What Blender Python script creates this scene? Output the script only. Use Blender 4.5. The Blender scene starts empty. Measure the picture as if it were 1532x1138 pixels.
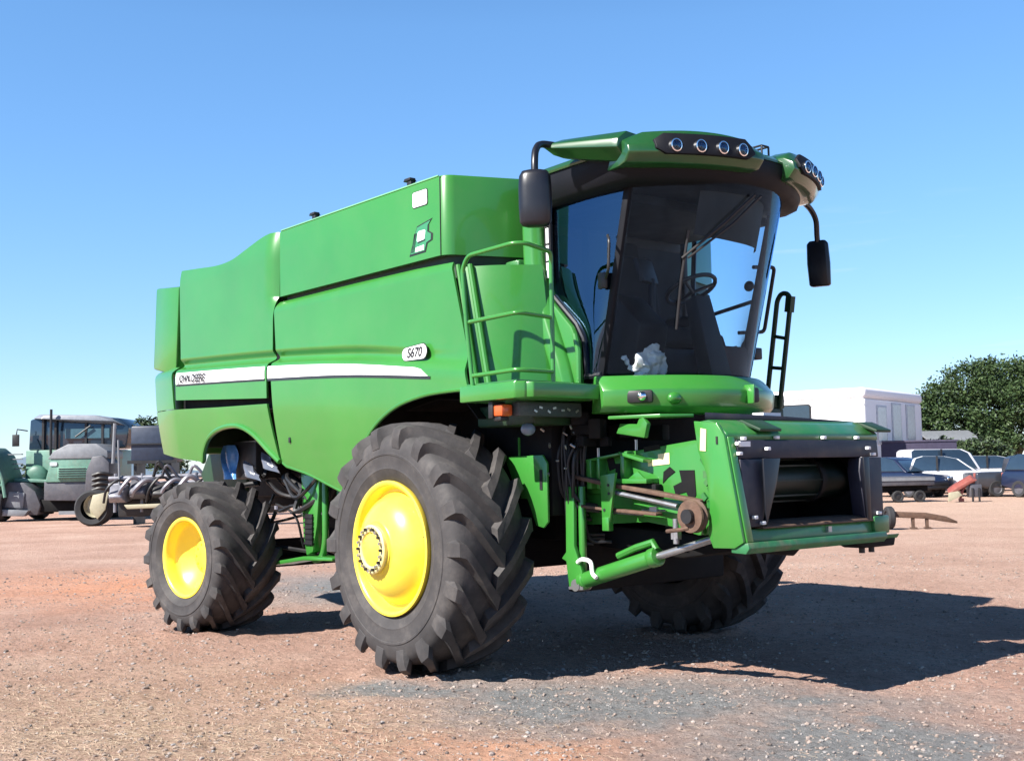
import bpy, bmesh, math, random
from mathutils import Vector, Matrix, noise
R = math.radians
rng = random.Random(7)
scene = bpy.context.scene
COL = scene.collection

# ------------------------------------------------------------------ helpers
class MB:
    """collects shapes into one bmesh, built as ONE mesh object"""
    def __init__(self): self.bm = bmesh.new()
    def _faces(self, vs, fs):
        bv = [self.bm.verts.new(v) for v in vs]
        for f in fs:
            try: self.bm.faces.new([bv[i] for i in f])
            except ValueError: pass
        return bv
    def box(self, x0, x1, y0, y1, z0, z1):
        vs = [(x, y, z) for x in (x0, x1) for y in (y0, y1) for z in (z0, z1)]
        self._faces(vs, [(0,1,3,2),(4,6,7,5),(0,4,5,1),(2,3,7,6),(0,2,6,4),(1,5,7,3)]); return self
    def obox(self, c, s, rot=(0,0,0)):
        m = Matrix.Translation(c) @ (Matrix.Rotation(rot[2],4,'Z') @ Matrix.Rotation(rot[1],4,'Y') @ Matrix.Rotation(rot[0],4,'X'))
        vs = [m @ Vector((x*s[0]/2, y*s[1]/2, z*s[2]/2)) for x in (-1,1) for y in (-1,1) for z in (-1,1)]
        self._faces(vs, [(0,1,3,2),(4,6,7,5),(0,4,5,1),(2,3,7,6),(0,2,6,4),(1,5,7,3)]); return self
    def beam(self, p, q, w, h, up=(0,0,1)):
        p, q = Vector(p), Vector(q); d = (q-p).normalized(); up = Vector(up)
        s = d.cross(up)
        if s.length < 1e-4: s = d.cross(Vector((1,0,0)))
        s.normalize(); u = s.cross(d)
        vs = [a + s*(i*w/2) + u*(j*h/2) for a in (p, q) for i in (-1,1) for j in (-1,1)]
        self._faces(vs, [(0,1,3,2),(4,6,7,5),(0,4,5,1),(2,3,7,6),(0,2,6,4),(1,5,7,3)]); return self
    def prism(self, poly, axis, a, b):
        def P(p, t):
            return {'x': (t, p[0], p[1]), 'y': (p[0], t, p[1]), 'z': (p[0], p[1], t)}[axis]
        n = len(poly)
        vs = [P(p, a) for p in poly] + [P(p, b) for p in poly]
        fs = [tuple(range(n)), tuple(range(2*n-1, n-1, -1))] + [(i, (i+1) % n, n+(i+1) % n, n+i) for i in range(n)]
        self._faces(vs, fs); return self
    def loft(self, rings, cap=True, closed=True):
        n = len(rings[0]); vs = [p for r in rings for p in r]; fs = []
        for k in range(len(rings)-1):
            for i in range(n if closed else n-1):
                j = (i+1) % n
                fs.append((k*n+i, k*n+j, (k+1)*n+j, (k+1)*n+i))
        if cap and closed:
            fs.append(tuple(range(n-1, -1, -1))); fs.append(tuple(range((len(rings)-1)*n, len(rings)*n)))
        self._faces(vs, fs); return self
    def tube(self, pts, r, n=8, closed=False, r2=None):
        pts = [Vector(p) for p in pts]; rings = []; prev = None; m = len(pts)
        for i, p in enumerate(pts):
            if closed: t = pts[(i+1) % m] - pts[i-1]
            else: t = pts[min(i+1, m-1)] - pts[max(i-1, 0)]
            t.normalize()
            if prev is None:
                a = Vector((0,0,1)) if abs(t.z) < .9 else Vector((1,0,0))
                s = t.cross(a).normalized()
            else:
                s = (prev - t*prev.dot(t)).normalized()
            prev = s; u = t.cross(s)
            rr = r if r2 is None else r + (r2-r)*i/(m-1)
            rings.append([p + (s*math.cos(2*math.pi*k/n) + u*math.sin(2*math.pi*k/n))*rr for k in range(n)])
        if closed: rings.append(rings[0]); self.loft(rings, cap=False)
        else: self.loft(rings)
        return self
    def lathe(self, prof, c=(0,0,0), axis='y', n=48):
        """prof = (radius, offset along axis)"""
        rings = []
        for r, t in prof:
            ring = []
            for k in range(n):
                a = 2*math.pi*k/n; p, q = r*math.cos(a), r*math.sin(a)
                ring.append({'y': (c[0]+p, c[1]+t, c[2]+q), 'x': (c[0]+t, c[1]+p, c[2]+q), 'z': (c[0]+p, c[1]+q, c[2]+t)}[axis])
            rings.append(ring)
        self.loft(rings, cap=False); return self
    def cyl(self, p, q, r, n=16): return self.tube([p, q], r, n)
    def ball(self, c, r, s=(1,1,1), n=10):
        m = Matrix.Translation(c) @ Matrix.Diagonal((r*s[0], r*s[1], r*s[2], 1))
        bmesh.ops.create_uvsphere(self.bm, u_segments=n, v_segments=max(4, n//2+1), radius=1, matrix=m); return self
    def grid(self, f, nu, nv):
        vs = [f(i/(nu-1), j/(nv-1)) for i in range(nu) for j in range(nv)]
        fs = [(i*nv+j, (i+1)*nv+j, (i+1)*nv+j+1, i*nv+j+1) for i in range(nu-1) for j in range(nv-1)]
        self._faces(vs, fs); return self
    def build(self, name, mat, parent=None, bevel=0.0, smooth=38, solid=0.0, seg=2, normals=True):
        bm = self.bm
        bmesh.ops.remove_doubles(bm, verts=bm.verts, dist=1e-5)
        if solid:
            bmesh.ops.recalc_face_normals(bm, faces=bm.faces)
            bmesh.ops.solidify(bm, geom=list(bm.faces), thickness=solid)
        if normals: bmesh.ops.recalc_face_normals(bm, faces=bm.faces)
        if bevel:
            ed = [e for e in bm.edges if len(e.link_faces) == 2 and e.calc_face_angle(0) > R(32)]
            bmesh.ops.bevel(bm, geom=ed, offset=bevel, segments=seg, profile=.5, affect='EDGES', clamp_overlap=True)
        me = bpy.data.meshes.new(name); bm.to_mesh(me); bm.free()
        for p in me.polygons: p.use_smooth = True
        me.set_sharp_from_angle(angle=R(smooth))
        me.materials.append(mat)
        o = bpy.data.objects.new(name, me); COL.objects.link(o)
        if parent: o.parent = parent
        return o

def tag(o, label=None, cat=None, group=None, kind=None):
    if label: o['label'] = label
    if cat: o['category'] = cat
    if group: o['group'] = group
    if kind: o['kind'] = kind
    return o
def empty(name, loc=(0,0,0), rz=0, parent=None):
    o = bpy.data.objects.new(name, None); o.empty_display_size = .3
    o.location = loc; o.rotation_euler = (0,0,rz); COL.objects.link(o)
    if parent: o.parent = parent
    return o
def copy_tree(o, parent=None):
    c = o.copy(); COL.objects.link(c)
    if parent: c.parent = parent
    for ch in list(o.children): copy_tree(ch, c)
    return c
def smoothpath(pts, k=6):
    """Catmull-Rom through the points"""
    P = [Vector(p) for p in pts]; P = [P[0]*2-P[1]] + P + [P[-1]*2-P[-2]]; out = []
    for i in range(1, len(P)-2):
        for j in range(k):
            t = j/k; a, b, c, d = P[i-1], P[i], P[i+1], P[i+2]
            out.append(.5*((2*b)+(c-a)*t+(2*a-5*b+4*c-d)*t*t+(3*b-a-3*c+d)*t**3))
    out.append(P[-2]); return out
def fillet(pts, r, k=5):
    P = [Vector(p) for p in pts]; out = [P[0]]
    for i in range(1, len(P)-1):
        a, b, c = P[i-1], P[i], P[i+1]
        d1, d2 = (a-b), (c-b); rr = min(r, d1.length*.45, d2.length*.45)
        p, q = b+d1.normalized()*rr, b+d2.normalized()*rr
        for j in range(k+1):
            t = j/k; out.append((1-t)**2*p + 2*t*(1-t)*b + t*t*q)
    out.append(P[-1]); return out
def interp(tbl, x):
    if x <= tbl[0][0]: return tbl[0][1]
    for (a, b), (c, d) in zip(tbl, tbl[1:]):
        if x <= c: return b + (d-b)*(x-a)/(c-a)
    return tbl[-1][1]
def sinterp(tbl, x):
    """smooth (cosine eased cubic) interpolation"""
    if x <= tbl[0][0]: return tbl[0][1]
    n = len(tbl)
    for i in range(n-1):
        a, b = tbl[i]; c, d = tbl[i+1]
        if x <= c:
            m0 = (d - tbl[i-1][1])/(c - tbl[i-1][0]) if i > 0 else (d-b)/(c-a)
            m1 = (tbl[i+2][1]-b)/(tbl[i+2][0]-a) if i < n-2 else (d-b)/(c-a)
            h = c-a; t = (x-a)/h
            return (2*t**3-3*t*t+1)*b + (t**3-2*t*t+t)*h*m0 + (-2*t**3+3*t*t)*d + (t**3-t*t)*h*m1
    return tbl[-1][1]
def text(name, body, size, mat, parent, loc, rot, extrude=.001, shear=0):
    cu = bpy.data.curves.new(name, 'FONT'); cu.body = body; cu.size = size; cu.extrude = extrude
    cu.align_x = 'CENTER'; cu.align_y = 'CENTER'; cu.shear = shear; cu.offset = size*.022
    t = bpy.data.objects.new(name+'_src', cu); COL.objects.link(t)
    me = bpy.data.meshes.new_from_object(t.evaluated_get(bpy.context.evaluated_depsgraph_get()))
    bpy.data.objects.remove(t); bpy.data.curves.remove(cu)
    me.name = name; me.materials.clear(); me.materials.append(mat)
    o = bpy.data.objects.new(name, me); o.location = loc; o.rotation_euler = rot; COL.objects.link(o)
    if parent: o.parent = parent
    return o

# ------------------------------------------------------------------ materials
def new_mat(name):
    m = bpy.data.materials.new(name); m.use_nodes = True
    nt = m.node_tree; return m, nt, nt.nodes['Principled BSDF']
def nd(nt, t, **kw):
    n = nt.nodes.new(t)
    for k, v in kw.items():
        if k.startswith('_'): setattr(n, k[1:], v)
        else: n.inputs[k.replace('__', ' ')].default_value = v
    return n
def ramp(nt, stops, fac=None):
    r = nt.nodes.new('ShaderNodeValToRGB'); e = r.color_ramp.elements
    while len(e) < len(stops): e.new(.5)
    for el, (p, c) in zip(e, stops):
        el.position = p; el.color = (*c, 1) if len(c) == 3 else c
    if fac is not None: nt.links.new(fac, r.inputs[0])
    return r
def mix(nt, fac, a, b, mode='MIX'):
    n = nt.nodes.new('ShaderNodeMix'); n.data_type = 'RGBA'; n.blend_type = mode
    for i, v in ((0, fac), (6, a), (7, b)):
        if hasattr(v, 'is_linked'): nt.links.new(v, n.inputs[i])
        else: n.inputs[i].default_value = v if i == 0 else (*v, 1)
    return n.outputs[2]
def coords(nt, kind='Object'):
    return nt.nodes.new('ShaderNodeTexCoord').outputs[kind]
def plain(name, col, rough=.5, metal=0, var=.15, scale=6, dirt=None, dirt_amt=.25, coat=0, bump=0, bscale=60, spec=.5):
    m, nt, p = new_mat(name); co = coords(nt)
    n1 = nd(nt, 'ShaderNodeTexNoise', Scale=scale, Detail=6.0, Roughness=.6); nt.links.new(co, n1.inputs[0])
    lo = tuple(c*(1-var) for c in col); hi = tuple(min(1, c*(1+var)) for c in col)
    r = ramp(nt, [(.3, lo), (.7, hi)], n1.outputs[0]); c = r.outputs[0]
    if dirt:
        n2 = nd(nt, 'ShaderNodeTexNoise', Scale=scale*.6, Detail=9.0, Roughness=.7); nt.links.new(co, n2.inputs[0])
        f = ramp(nt, [(.48, (0,0,0)), (.75, (dirt_amt,)*3)], n2.outputs[0])
        c = mix(nt, f.outputs[0], c, dirt)
    nt.links.new(c, p.inputs['Base Color'])
    rr = nd(nt, 'ShaderNodeMapRange'); nt.links.new(n1.outputs[0], rr.inputs[0])
    rr.inputs[3].default_value = max(.02, rough*.8); rr.inputs[4].default_value = min(1, rough*1.2)
    nt.links.new(rr.outputs[0], p.inputs['Roughness'])
    p.inputs['Metallic'].default_value = metal; p.inputs['Specular IOR Level'].default_value = spec
    if coat:
        p.inputs['Coat Weight'].default_value = coat; p.inputs['Coat Roughness'].default_value = .06
    if bump:
        n3 = nd(nt, 'ShaderNodeTexNoise', Scale=bscale, Detail=5.0); nt.links.new(co, n3.inputs[0])
        b = nd(nt, 'ShaderNodeBump', Strength=bump, Distance=.01); nt.links.new(n3.outputs[0], b.inputs['Height'])
        nt.links.new(b.outputs[0], p.inputs['Normal'])
    return m
def paint(name, col, rough=.32, coat=.5, dust=(.30,.22,.16), dust_amt=.10, wave=.06):
    """sprayed sheet metal: slight panel waviness, faint dust film, clear coat"""
    m, nt, p = new_mat(name); co = coords(nt)
    big = nd(nt, 'ShaderNodeTexNoise', Scale=1.3, Detail=2.0); nt.links.new(co, big.inputs[0])
    d = nd(nt, 'ShaderNodeTexNoise', Scale=5.0, Detail=10.0, Roughness=.72); nt.links.new(co, d.inputs[0])
    f = ramp(nt, [(.42, (0,0,0)), (.78, (dust_amt,)*3)], d.outputs[0])
    c1 = ramp(nt, [(.3, tuple(x*.93 for x in col)), (.7, tuple(x*1.06 for x in col))], big.outputs[0])
    nt.links.new(mix(nt, f.outputs[0], c1.outputs[0], dust), p.inputs['Base Color'])
    p.inputs['Roughness'].default_value = rough
    p.inputs['Coat Weight'].default_value = coat
    cr = ramp(nt, [(.4, (.03,)*3), (.8, (.14,)*3)], d.outputs[0]); nt.links.new(cr.outputs[0], p.inputs['Coat Roughness'])
    b = nd(nt, 'ShaderNodeBump', Strength=wave, Distance=.05); nt.links.new(big.outputs[0], b.inputs['Height'])
    nt.links.new(b.outputs[0], p.inputs['Normal']); nt.links.new(b.outputs[0], p.inputs['Coat Normal'])
    return m
def glass(name, tint, refl=.05, rough=.01, ior=1.5):
    m = bpy.data.materials.new(name); m.use_nodes = True; nt = m.node_tree
    nt.nodes.remove(nt.nodes['Principled BSDF'])
    t = nd(nt, 'ShaderNodeBsdfTransparent', Color=(*tint, 1)); g = nd(nt, 'ShaderNodeBsdfGlossy', Roughness=rough, Color=(.34,.60,1,1))
    fr = nd(nt, 'ShaderNodeFresnel', IOR=ior)
    ad = nd(nt, 'ShaderNodeMath', _operation='ADD', _use_clamp=True); ad.inputs[1].default_value = refl
    nt.links.new(fr.outputs[0], ad.inputs[0])
    mx = nt.nodes.new('ShaderNodeMixShader'); nt.links.new(ad.outputs[0], mx.inputs[0])
    nt.links.new(t.outputs[0], mx.inputs[1]); nt.links.new(g.outputs[0], mx.inputs[2])
    nt.links.new(mx.outputs[0], nt.nodes['Material Output'].inputs[0]); return m

GREEN = paint('green_paint', (.036,.205,.030), coat=.5, dust_amt=.05, wave=.025)
ROOFG = paint('shade_darkened_roof_green', (.010,.070,.016), coat=.6, dust_amt=.04, wave=.02)  # body green made darker: the roof's shade is put into the colour
GREEN_D = paint('green_frame_paint', (.020,.150,.032), rough=.38, coat=.35, dust_amt=.2)
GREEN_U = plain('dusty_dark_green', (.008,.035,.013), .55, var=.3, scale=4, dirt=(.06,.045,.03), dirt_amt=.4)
YELLOW = paint('yellow_paint', (.86,.66,.055), rough=.34, coat=.4, dust=(.5,.36,.2), dust_amt=.18)
BLACK = plain('black_steel', (.012,.012,.014), .5, var=.3, dirt=(.05,.04,.03), dirt_amt=.4)
SHADE = plain('shade_black_underbody', (.006,.006,.007), .75, var=.3, dirt=(.02,.017,.013), dirt_amt=.5, spec=.2)  # near-black colour standing in for deep shade under and between parts
PLAST = plain('black_plastic', (.008,.009,.014), .36, var=.15, dirt=(.06,.06,.06), dirt_amt=.08)
NAVY = plain('dark_rubber_sheet', (.016,.016,.030), .55, var=.2, dirt=(.14,.11,.09), dirt_amt=.25)
WHITE = plain('white_decal', (.82,.82,.82), .4, var=.02)
CREAM = plain('cream_decal', (.75,.68,.38), .45, var=.06)
STEEL = plain('worn_steel', (.42,.42,.43), .35, metal=.8, var=.2, dirt=(.12,.08,.05), dirt_amt=.5)
RUST = plain('rusty_steel', (.10,.055,.036), .75, var=.35, scale=14, dirt=(.18,.13,.09), dirt_amt=.5, bump=.3)
AMBER = plain('amber_plastic', (.55,.10,.025), .25, var=.1)
MATTE = plain('matte_black_plastic', (.006,.0065,.010), .6, var=.15, spec=.22)
REFLECT = plain('lamp_reflector', (.86,.87,.9), .12, metal=1, var=.02)
CHROME_D = plain('lamp_dark', (.05,.05,.055), .2, metal=.6)
GLASS = glass('tinted_cab_glass', (.74,.87,.96), .012, ior=1.34)
SIDEGLASS = glass('dark_tinted_glass', (.40,.52,.66), .09)
LENS = glass('lamp_lens', (.9,.9,.9), .06)
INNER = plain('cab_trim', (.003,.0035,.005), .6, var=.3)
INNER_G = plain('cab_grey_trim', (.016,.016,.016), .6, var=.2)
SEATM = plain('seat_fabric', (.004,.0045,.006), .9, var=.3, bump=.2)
BAG = plain('thin_white_plastic', (.75,.80,.80), .35, var=.08, bump=.5, bscale=12)
BLUEP = plain('blue_plastic_film', (.08,.22,.48), .2, var=.4, scale=9, bump=.7, bscale=8)

def rubber():
    m, nt, p = new_mat('dusty_tyre_rubber'); co = coords(nt)
    n = nd(nt, 'ShaderNodeTexNoise', Scale=5.0, Detail=10.0, Roughness=.65); nt.links.new(co, n.inputs[0])
    n2 = nd(nt, 'ShaderNodeTexNoise', Scale=45.0, Detail=6.0, Roughness=.7); nt.links.new(co, n2.inputs[0])
    base = ramp(nt, [(.3, (.032,.030,.031)), (.52, (.052,.048,.048)), (.76, (.105,.094,.088))], n.outputs[0])
    sp = ramp(nt, [(.62, (0,0,0)), (.8, (.35,.35,.35))], n2.outputs[0])
    nt.links.new(mix(nt, sp.outputs[0], base.outputs[0], (.16,.12,.10)), p.inputs['Base Color'])
    p.inputs['Roughness'].default_value = .72; p.inputs['Specular IOR Level'].default_value = .35
    b = nd(nt, 'ShaderNodeBump', Strength=.25, Distance=.006); nt.links.new(n2.outputs[0], b.inputs['Height'])
    nt.links.new(b.outputs[0], p.inputs['Normal']); return m
RUBBER = rubber()
# ------------------------------------------------------------------ the combine harvester (x forward, near side at -y, ground z=0)
YC = 0.08                                   # centre plane
def far(y): return 2*YC - y
combine = tag(empty('combine_harvester', (0,0,0)),
    'big green combine harvester with yellow wheel rims and no header, parked on gravel', 'combine harvester')

# ---- wheels
def tyre_mb(Rt, W, s, nl, lag, lw):
    """R1 bar-lug tyre about the y axis; s = outward direction in y"""
    k, w = Rt/.98, W/.80
    half = [(.505,.30),(.51,.335),(.545,.365),(.60,.385),(.615,.393),(.63,.390),(.68,.398),(.715,.400),(.72,.406),(.735,.406),(.74,.399),(.76,.397),(.82,.383),(.86,.355),(.888,.30),(.902,.20),(.908,.08)]
    prof = [(r*k, y*w) for r, y in half] + [(r*k, -y*w) for r, y in reversed(half)]
    m = MB(); m.lathe(prof, n=96)
    st = [(-.035,.978,.89),(.10,.978,.89),(.20,.975,.89),(.29,.968,.88),(.345,.955,.86),(.388,.930,.83),(.402,.885,.80),(.403,.84,.77),(.398,.80,.75)]
    for side in (-1, 1):
        for i in range(nl):
            a0 = 2*math.pi*(i + (.5 if side > 0 else 0))/nl
            jit = rng.uniform(-.006,.006); rings = []
            for j, (y, ro, ri) in enumerate(st):
                yl = min(y, .36)
                a = a0 + lag*(max(yl,0)/.36)**.9 + jit
                hw = lw*(1.25 if j == 0 else 1.0 if j < 4 else 1.15)
                hb = hw*1.55
                if j == len(st)-1: ro = ri + .03; 
                yo = y if j < 5 else y + .004*(j < 8)
                yi = y if j < 4 else min(y, .375) - .02
                P = lambda r, a_, yy: (r*k*math.cos(a_), side*yy*w, r*k*math.sin(a_))
                tw = hb/ri/1.0; tt = hw/ro/1.0
                rings.append([P(ri, a-tw, yi), P(ro, a-tt, yo), P(ro, a+tt, yo), P(ri, a+tw, yi)])
            m.loft(rings)
    return m
def front_rim(s):
    d = lambda L: [(r, s*t) for r, t in L]
    m = MB()
    m.lathe(d([(.505,-.34),(.50,-.06),(.522,-.02),(.522,.004),(.512,.010),(.492,.004),(.478,-.012),(.470,-.055),(.455,-.078),(.436,-.078),(.418,-.055),
               (.39,.0),(.34,.055),(.28,.09),(.235,.105),(.215,.108),(.205,.12),(.203,.128),(.15,.132),(.02,.132)]), n=72)
    return m
HUBC = paint('cream_hub_paint', (.72,.62,.28), dust_amt=.25)
def make_front_wheel(s, cy):
    wh = empty('drive_wheel', (0, cy, .966), 0, combine)
    t = tyre_mb(.98, .71, s, 18, .44, .043).build('tyre', RUBBER, wh, smooth=30)
    t.rotation_euler = (0, .07, 0)
    rim = front_rim(s); ry = s*.342
    ro = rim.build('rim', YELLOW, wh, smooth=50); ro.location = (0, ry, 0)
    h = MB(); h.lathe([(.185,s*.125),(.188,s*.16),(.178,s*.168),(.135,s*.168),(.128,s*.158),(.128,s*.12)], n=48)
    for i in range(20):
        a = 2*math.pi*i/20
        b = MB(); b.tube([(.158*math.cos(a), s*.16, .158*math.sin(a)), (.158*math.cos(a), s*.190, .158*math.sin(a))], .0125, 6); b.tube([(.158*math.cos(a+.157), s*.165, .158*math.sin(a+.157)), (.158*math.cos(a+.157), s*.1695, .158*math.sin(a+.157))], .011, 8)
        bo = b.build('hub_bolt', STEEL if i % 2 else BLACK, wh); bo.location = (0, ry, 0)
    ho = h.build('hub_ring', HUBC, wh, smooth=30); ho.location = (0, ry, 0)
    c = MB(); c.lathe([(.128,s*.13),(.124,s*.158),(.10,s*.166),(.001,s*.168)], n=40)
    co = c.build('hub_cap', YELLOW, wh, smooth=50); co.location = (0, ry, 0)
    v = MB(); v.tube([(.44, s*-.075, .10), (.44, s*-.02, .10)], .008, 6); vo = v.build('valve_stem', BLACK, wh); vo.location = (0, ry, 0)
    return wh
make_front_wheel(-1, -1.455); make_front_wheel(1, far(-1.455))
def make_rear_wheel(s, cy, rz):
    wh = empty('steer_wheel', (-3.547, cy, .735), rz, combine)
    t = tyre_mb(.755, .72, s, 17, .62, .042).build('tyre', RUBBER, wh, smooth=30)
    m = MB(); d = lambda L: [(r, s*t) for r, t in L]
    m.lathe(d([(.39,-.3),(.385,-.05),(.400,-.02),(.400,.0),(.388,.006),(.368,-.002),(.355,-.02),(.348,-.10),(.338,-.13),(.31,-.15),(.25,-.20),(.17,-.235),(.16,-.225),(.08,-.22),(.001,-.22)]), n=64)
    o = m.build('rim', YELLOW, wh, smooth=50); o.location = (0, s*.318, 0)
    for i in range(10):
        a = 2*math.pi*i/10; b = MB(); b.tube([(.125*math.cos(a), s*-.24, .125*math.sin(a)), (.125*math.cos(a), s*-.212, .125*math.sin(a))], .011, 6)
        bo = b.build('wheel_bolt', YELLOW, wh); bo.location = (0, s*.318, 0)
    return wh
make_rear_wheel(-1, -1.615, R(7.8)); make_rear_wheel(1, far(-1.615), R(7.8))

# ---- body shell
def ledge(x): return sinterp([(-5.5,2.70),(-4.5,2.665),(-2.36,2.575),(-.9,2.48),(.28,2.355),(.8,2.30)], x)
def side_y(x, z):
    """outward distance of the near side skin"""
    zl = z - ledge(x); amp = max(0, min(1, (.75-x)/1.6))
    base = sinterp([(-1.3,1.44),(-.9,1.535),(-.45,1.60),(-.12,1.612),(-.02,1.61),(.035,1.585),(.07,1.565),(.14,1.548),(.24,1.545),(.9,1.545)], zl)
    if z > 3.08: base -= .07*((z-3.08)/.11)**2
    if .02 < zl < .16:
        q = (zl-.02)/.14; base -= .060*amp*(1-math.cos(2*math.pi*q**.8))/2
    if x < -4.5: base -= .17*min(1.3,(-4.5-x)/.95)**1.4
    return base
def ruled(B, T, nu=60, nv=40, s=-1, yf=None):
    """a skin between a bottom and a top curve (both x -> z tables given as point lists)"""
    def along(P, t):
        L = [0]
        for a, b in zip(P, P[1:]): L.append(L[-1]+math.hypot(b[0]-a[0], b[1]-a[1]))
        d = t*L[-1]
        for i in range(len(P)-1):
            if d <= L[i+1] + 1e-9:
                f = (d-L[i])/max(1e-9, L[i+1]-L[i]); return P[i][0]+f*(P[i+1][0]-P[i][0]), P[i][1]+f*(P[i+1][1]-P[i][1])
        return P[-1]
    def f(u, v):
        bx, bz = along(B, u); tx, tz = along(T, u)
        x = bx + (tx-bx)*v; z = bz + (tz-bz)*v
        y = (yf or side_y)(x, z)
        return (x, -y if s < 0 else far(-y), z)
    m = MB(); m.grid(f, nu, nv); return m
def curve2(P, k=8): return [(p.x, p.y) for p in smoothpath([(a, b, 0) for a, b in P], k)]
SB = [(-2.20,1.655)] + curve2([(-2.19,1.63),(-1.75,1.545),(-1.35,1.43),(-1.12,1.375),(-.99,1.43),(-.87,1.62),(-.70,1.80),(-.46,1.96),(-.15,2.08),(.2,2.14),(.50,2.155),(.80,2.155)])
SBF = [q for q in SB if q[0] < .30] + [(.45,2.155)]
ST = [(-2.34,3.19),(-2.0,3.19),(-1.0,3.19),(.0,3.175),(.52,3.15)]
RB = curve2([(-5.24,1.80),(-4.6,1.74),(-4.1,1.70),(-3.94,1.69),(-3.86,1.80),(-3.72,1.92),(-3.5,2.0),(-3.22,2.035),(-2.95,2.02),(-2.68,1.93),(-2.42,1.77),(-2.24,1.665)])
RT = [(-5.33,2.275),(-4.4,2.262),(-3.4,2.235),(-2.365,2.215)]
UB = [(-4.46,2.365),(-3.4,2.315),(-2.365,2.268)]
UT = curve2([(-4.52,3.80),(-4.1,3.765),(-3.6,3.725),(-3.25,3.735),(-2.95,3.80),(-2.68,3.865),(-2.50,3.885),(-2.345,3.875)])
def upper_y(x, z):
    b = side_y(x, min(z, 2.98))
    if x > -2.52 and z > 3.0:
        e = min(1, (x+2.52)/.20)*min(1, (z-3.0)/.25); b -= .16*(1-math.sqrt(max(0, 1-e*e)))
    if z > 3.6: b -= .05*((z-3.6)/.28)**2
    return b
for s in (-1, 1):
    p = ruled(SB if s < 0 else SBF, ST if s < 0 else ST[:-1]+[(.10,3.16)], 90, 150, s).build('side_panel', GREEN, combine, smooth=60, solid=.02)
    lip = MB(); cz = SB
    lip.tube([(x, (-1 if s < 0 else 1)*(side_y(x, z)-.012) if s < 0 else far(-(side_y(x, z)-.012)), z) for x, z in (cz if s < 0 else SBF)[::2]], .017, 8)
    lip.build('panel_lip', GREEN, p)
    q = ruled(RB, RT, 80, 30, s).build('wheel_arch_panel', GREEN, combine, smooth=60, solid=.02)
    tl = ruled([(-5.33,2.285),(-4.52,2.272)], [(-5.44,2.80),(-4.60,2.74)], 24, 16, s).build('tail_panel', GREEN, combine, smooth=60, solid=.02)
    lip = MB(); arch = RB[24:]
    lip.tube([(x, -(side_y(x, z)+.004) if s < 0 else far(-(side_y(x, z)+.004)), z) for x, z in arch], .026, 8)
    lip.build('arch_lip', GREEN, q)
    r = ruled(UB, UT, 60, 150, s, upper_y).build('engine_door', GREEN, combine, smooth=60, solid=.02)
    # white stripe in two lengths, with a thin dark rule under it
    def strip(x0, x1, hh, dz, off, tip=0):
        def f(u, v):
            x = x0+(x1-x0)*u; h = hh(x)
            z = ledge(x) + dz(x) + h*(v-.5)
            if tip and u > .93: x -= tip*v*(u-.93)/.07
            y = side_y(x, z)+off
            return (x, -y if s < 0 else far(-y), z)
        m = MB(); m.grid(f, 60, 4); return m
    hh = lambda x: sinterp([(-4.45,.125),(-2.4,.118),(-1,.095),(.3,.062)], x)
    dz = lambda x: -.035-hh(x)/2+.03
    st1 = strip(-4.44, -2.39, hh, dz, .006).build('white_stripe', WHITE, r, solid=.003)
    st2 = strip(-2.33, .30, hh, dz, .006, .10).build('white_stripe', WHITE, p, solid=.003)
    strip(-4.44, -2.39, lambda x: .016, lambda x: dz(x)-hh(x)/2-.010, .005).build('stripe_edge', BLACK, r, solid=.003)
    strip(-2.33, .33, lambda x: .022, lambda x: dz(x)-hh(x)/2-.012, .005).build('stripe_edge', CHROME_D, p, solid=.003)
    if s < 0:
        # lettering on the stripe and on the badge
        text('lettering', 'JOHN DEERE', .115, BLACK, r, (-4.02, -(side_y(-4.0,2.58)+.018), ledge(-4.0)-.075), (R(90),R(2.4),0), .001, .2)
        bd = MB(); bp = []
        for cx, a0, a1 in ((.115, -90, 90), (-.115, 90, 270)):
            bp += [(.06+cx+(.058 if cx > 0 else .05)*math.cos(R(a)), 2.485+(.058 if cx > 0 else .05)*math.sin(R(a))+.006*(cx > 0)) for a in range(a0, a1+1, 20)]
        yb = max(side_y(.06,z) for z in (2.42,2.45,2.5,2.55))+.002
        ob = MB(); ob.prism([(.06+(x-.06)*1.045, 2.487+(z-2.487)*1.12) for x, z in bp], 'y', -(yb+.001), -(yb+.004)); ob.build('badge_border', BLACK, p)
        bd.prism(bp, 'y', -(yb+.003), -(yb+.007)); bo = bd.build('model_badge', WHITE, p)
        text('lettering', 'S670', .105, BLACK, bo, (.065, -(yb+.009), 2.487), (R(90),0,0), .001, .25)
        # small catch on the lower panel
        k = MB(); k.obox((-1.98, -(side_y(-1.98,1.86)+.004), 1.86), (.035,.012,.05)); k.build('panel_latch', BLACK, p, .003)

# black seal / gap behind the doors
for s in (-1, 1):
    y0, y1 = (-1.50, -1.30) if s < 0 else (far(-1.30), far(-1.50))
    g = MB(); g.box(-4.5, -2.36, y0, y1, 2.17, 2.40); g.box(-2.42, -2.26, y0, y1, 1.95, 3.1); g.build('door_seal', SHADE, combine)

# inner hull that carries the skins: dark
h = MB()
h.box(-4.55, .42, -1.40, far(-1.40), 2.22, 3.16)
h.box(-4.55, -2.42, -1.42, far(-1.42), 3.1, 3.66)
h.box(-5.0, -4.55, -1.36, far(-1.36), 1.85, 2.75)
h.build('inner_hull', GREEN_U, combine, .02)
tp = MB()
tp.box(-4.5, -2.40, -1.46, far(-1.46), 3.66, 3.70)
tp.build('engine_deck', GREEN, combine, .015)

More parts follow.
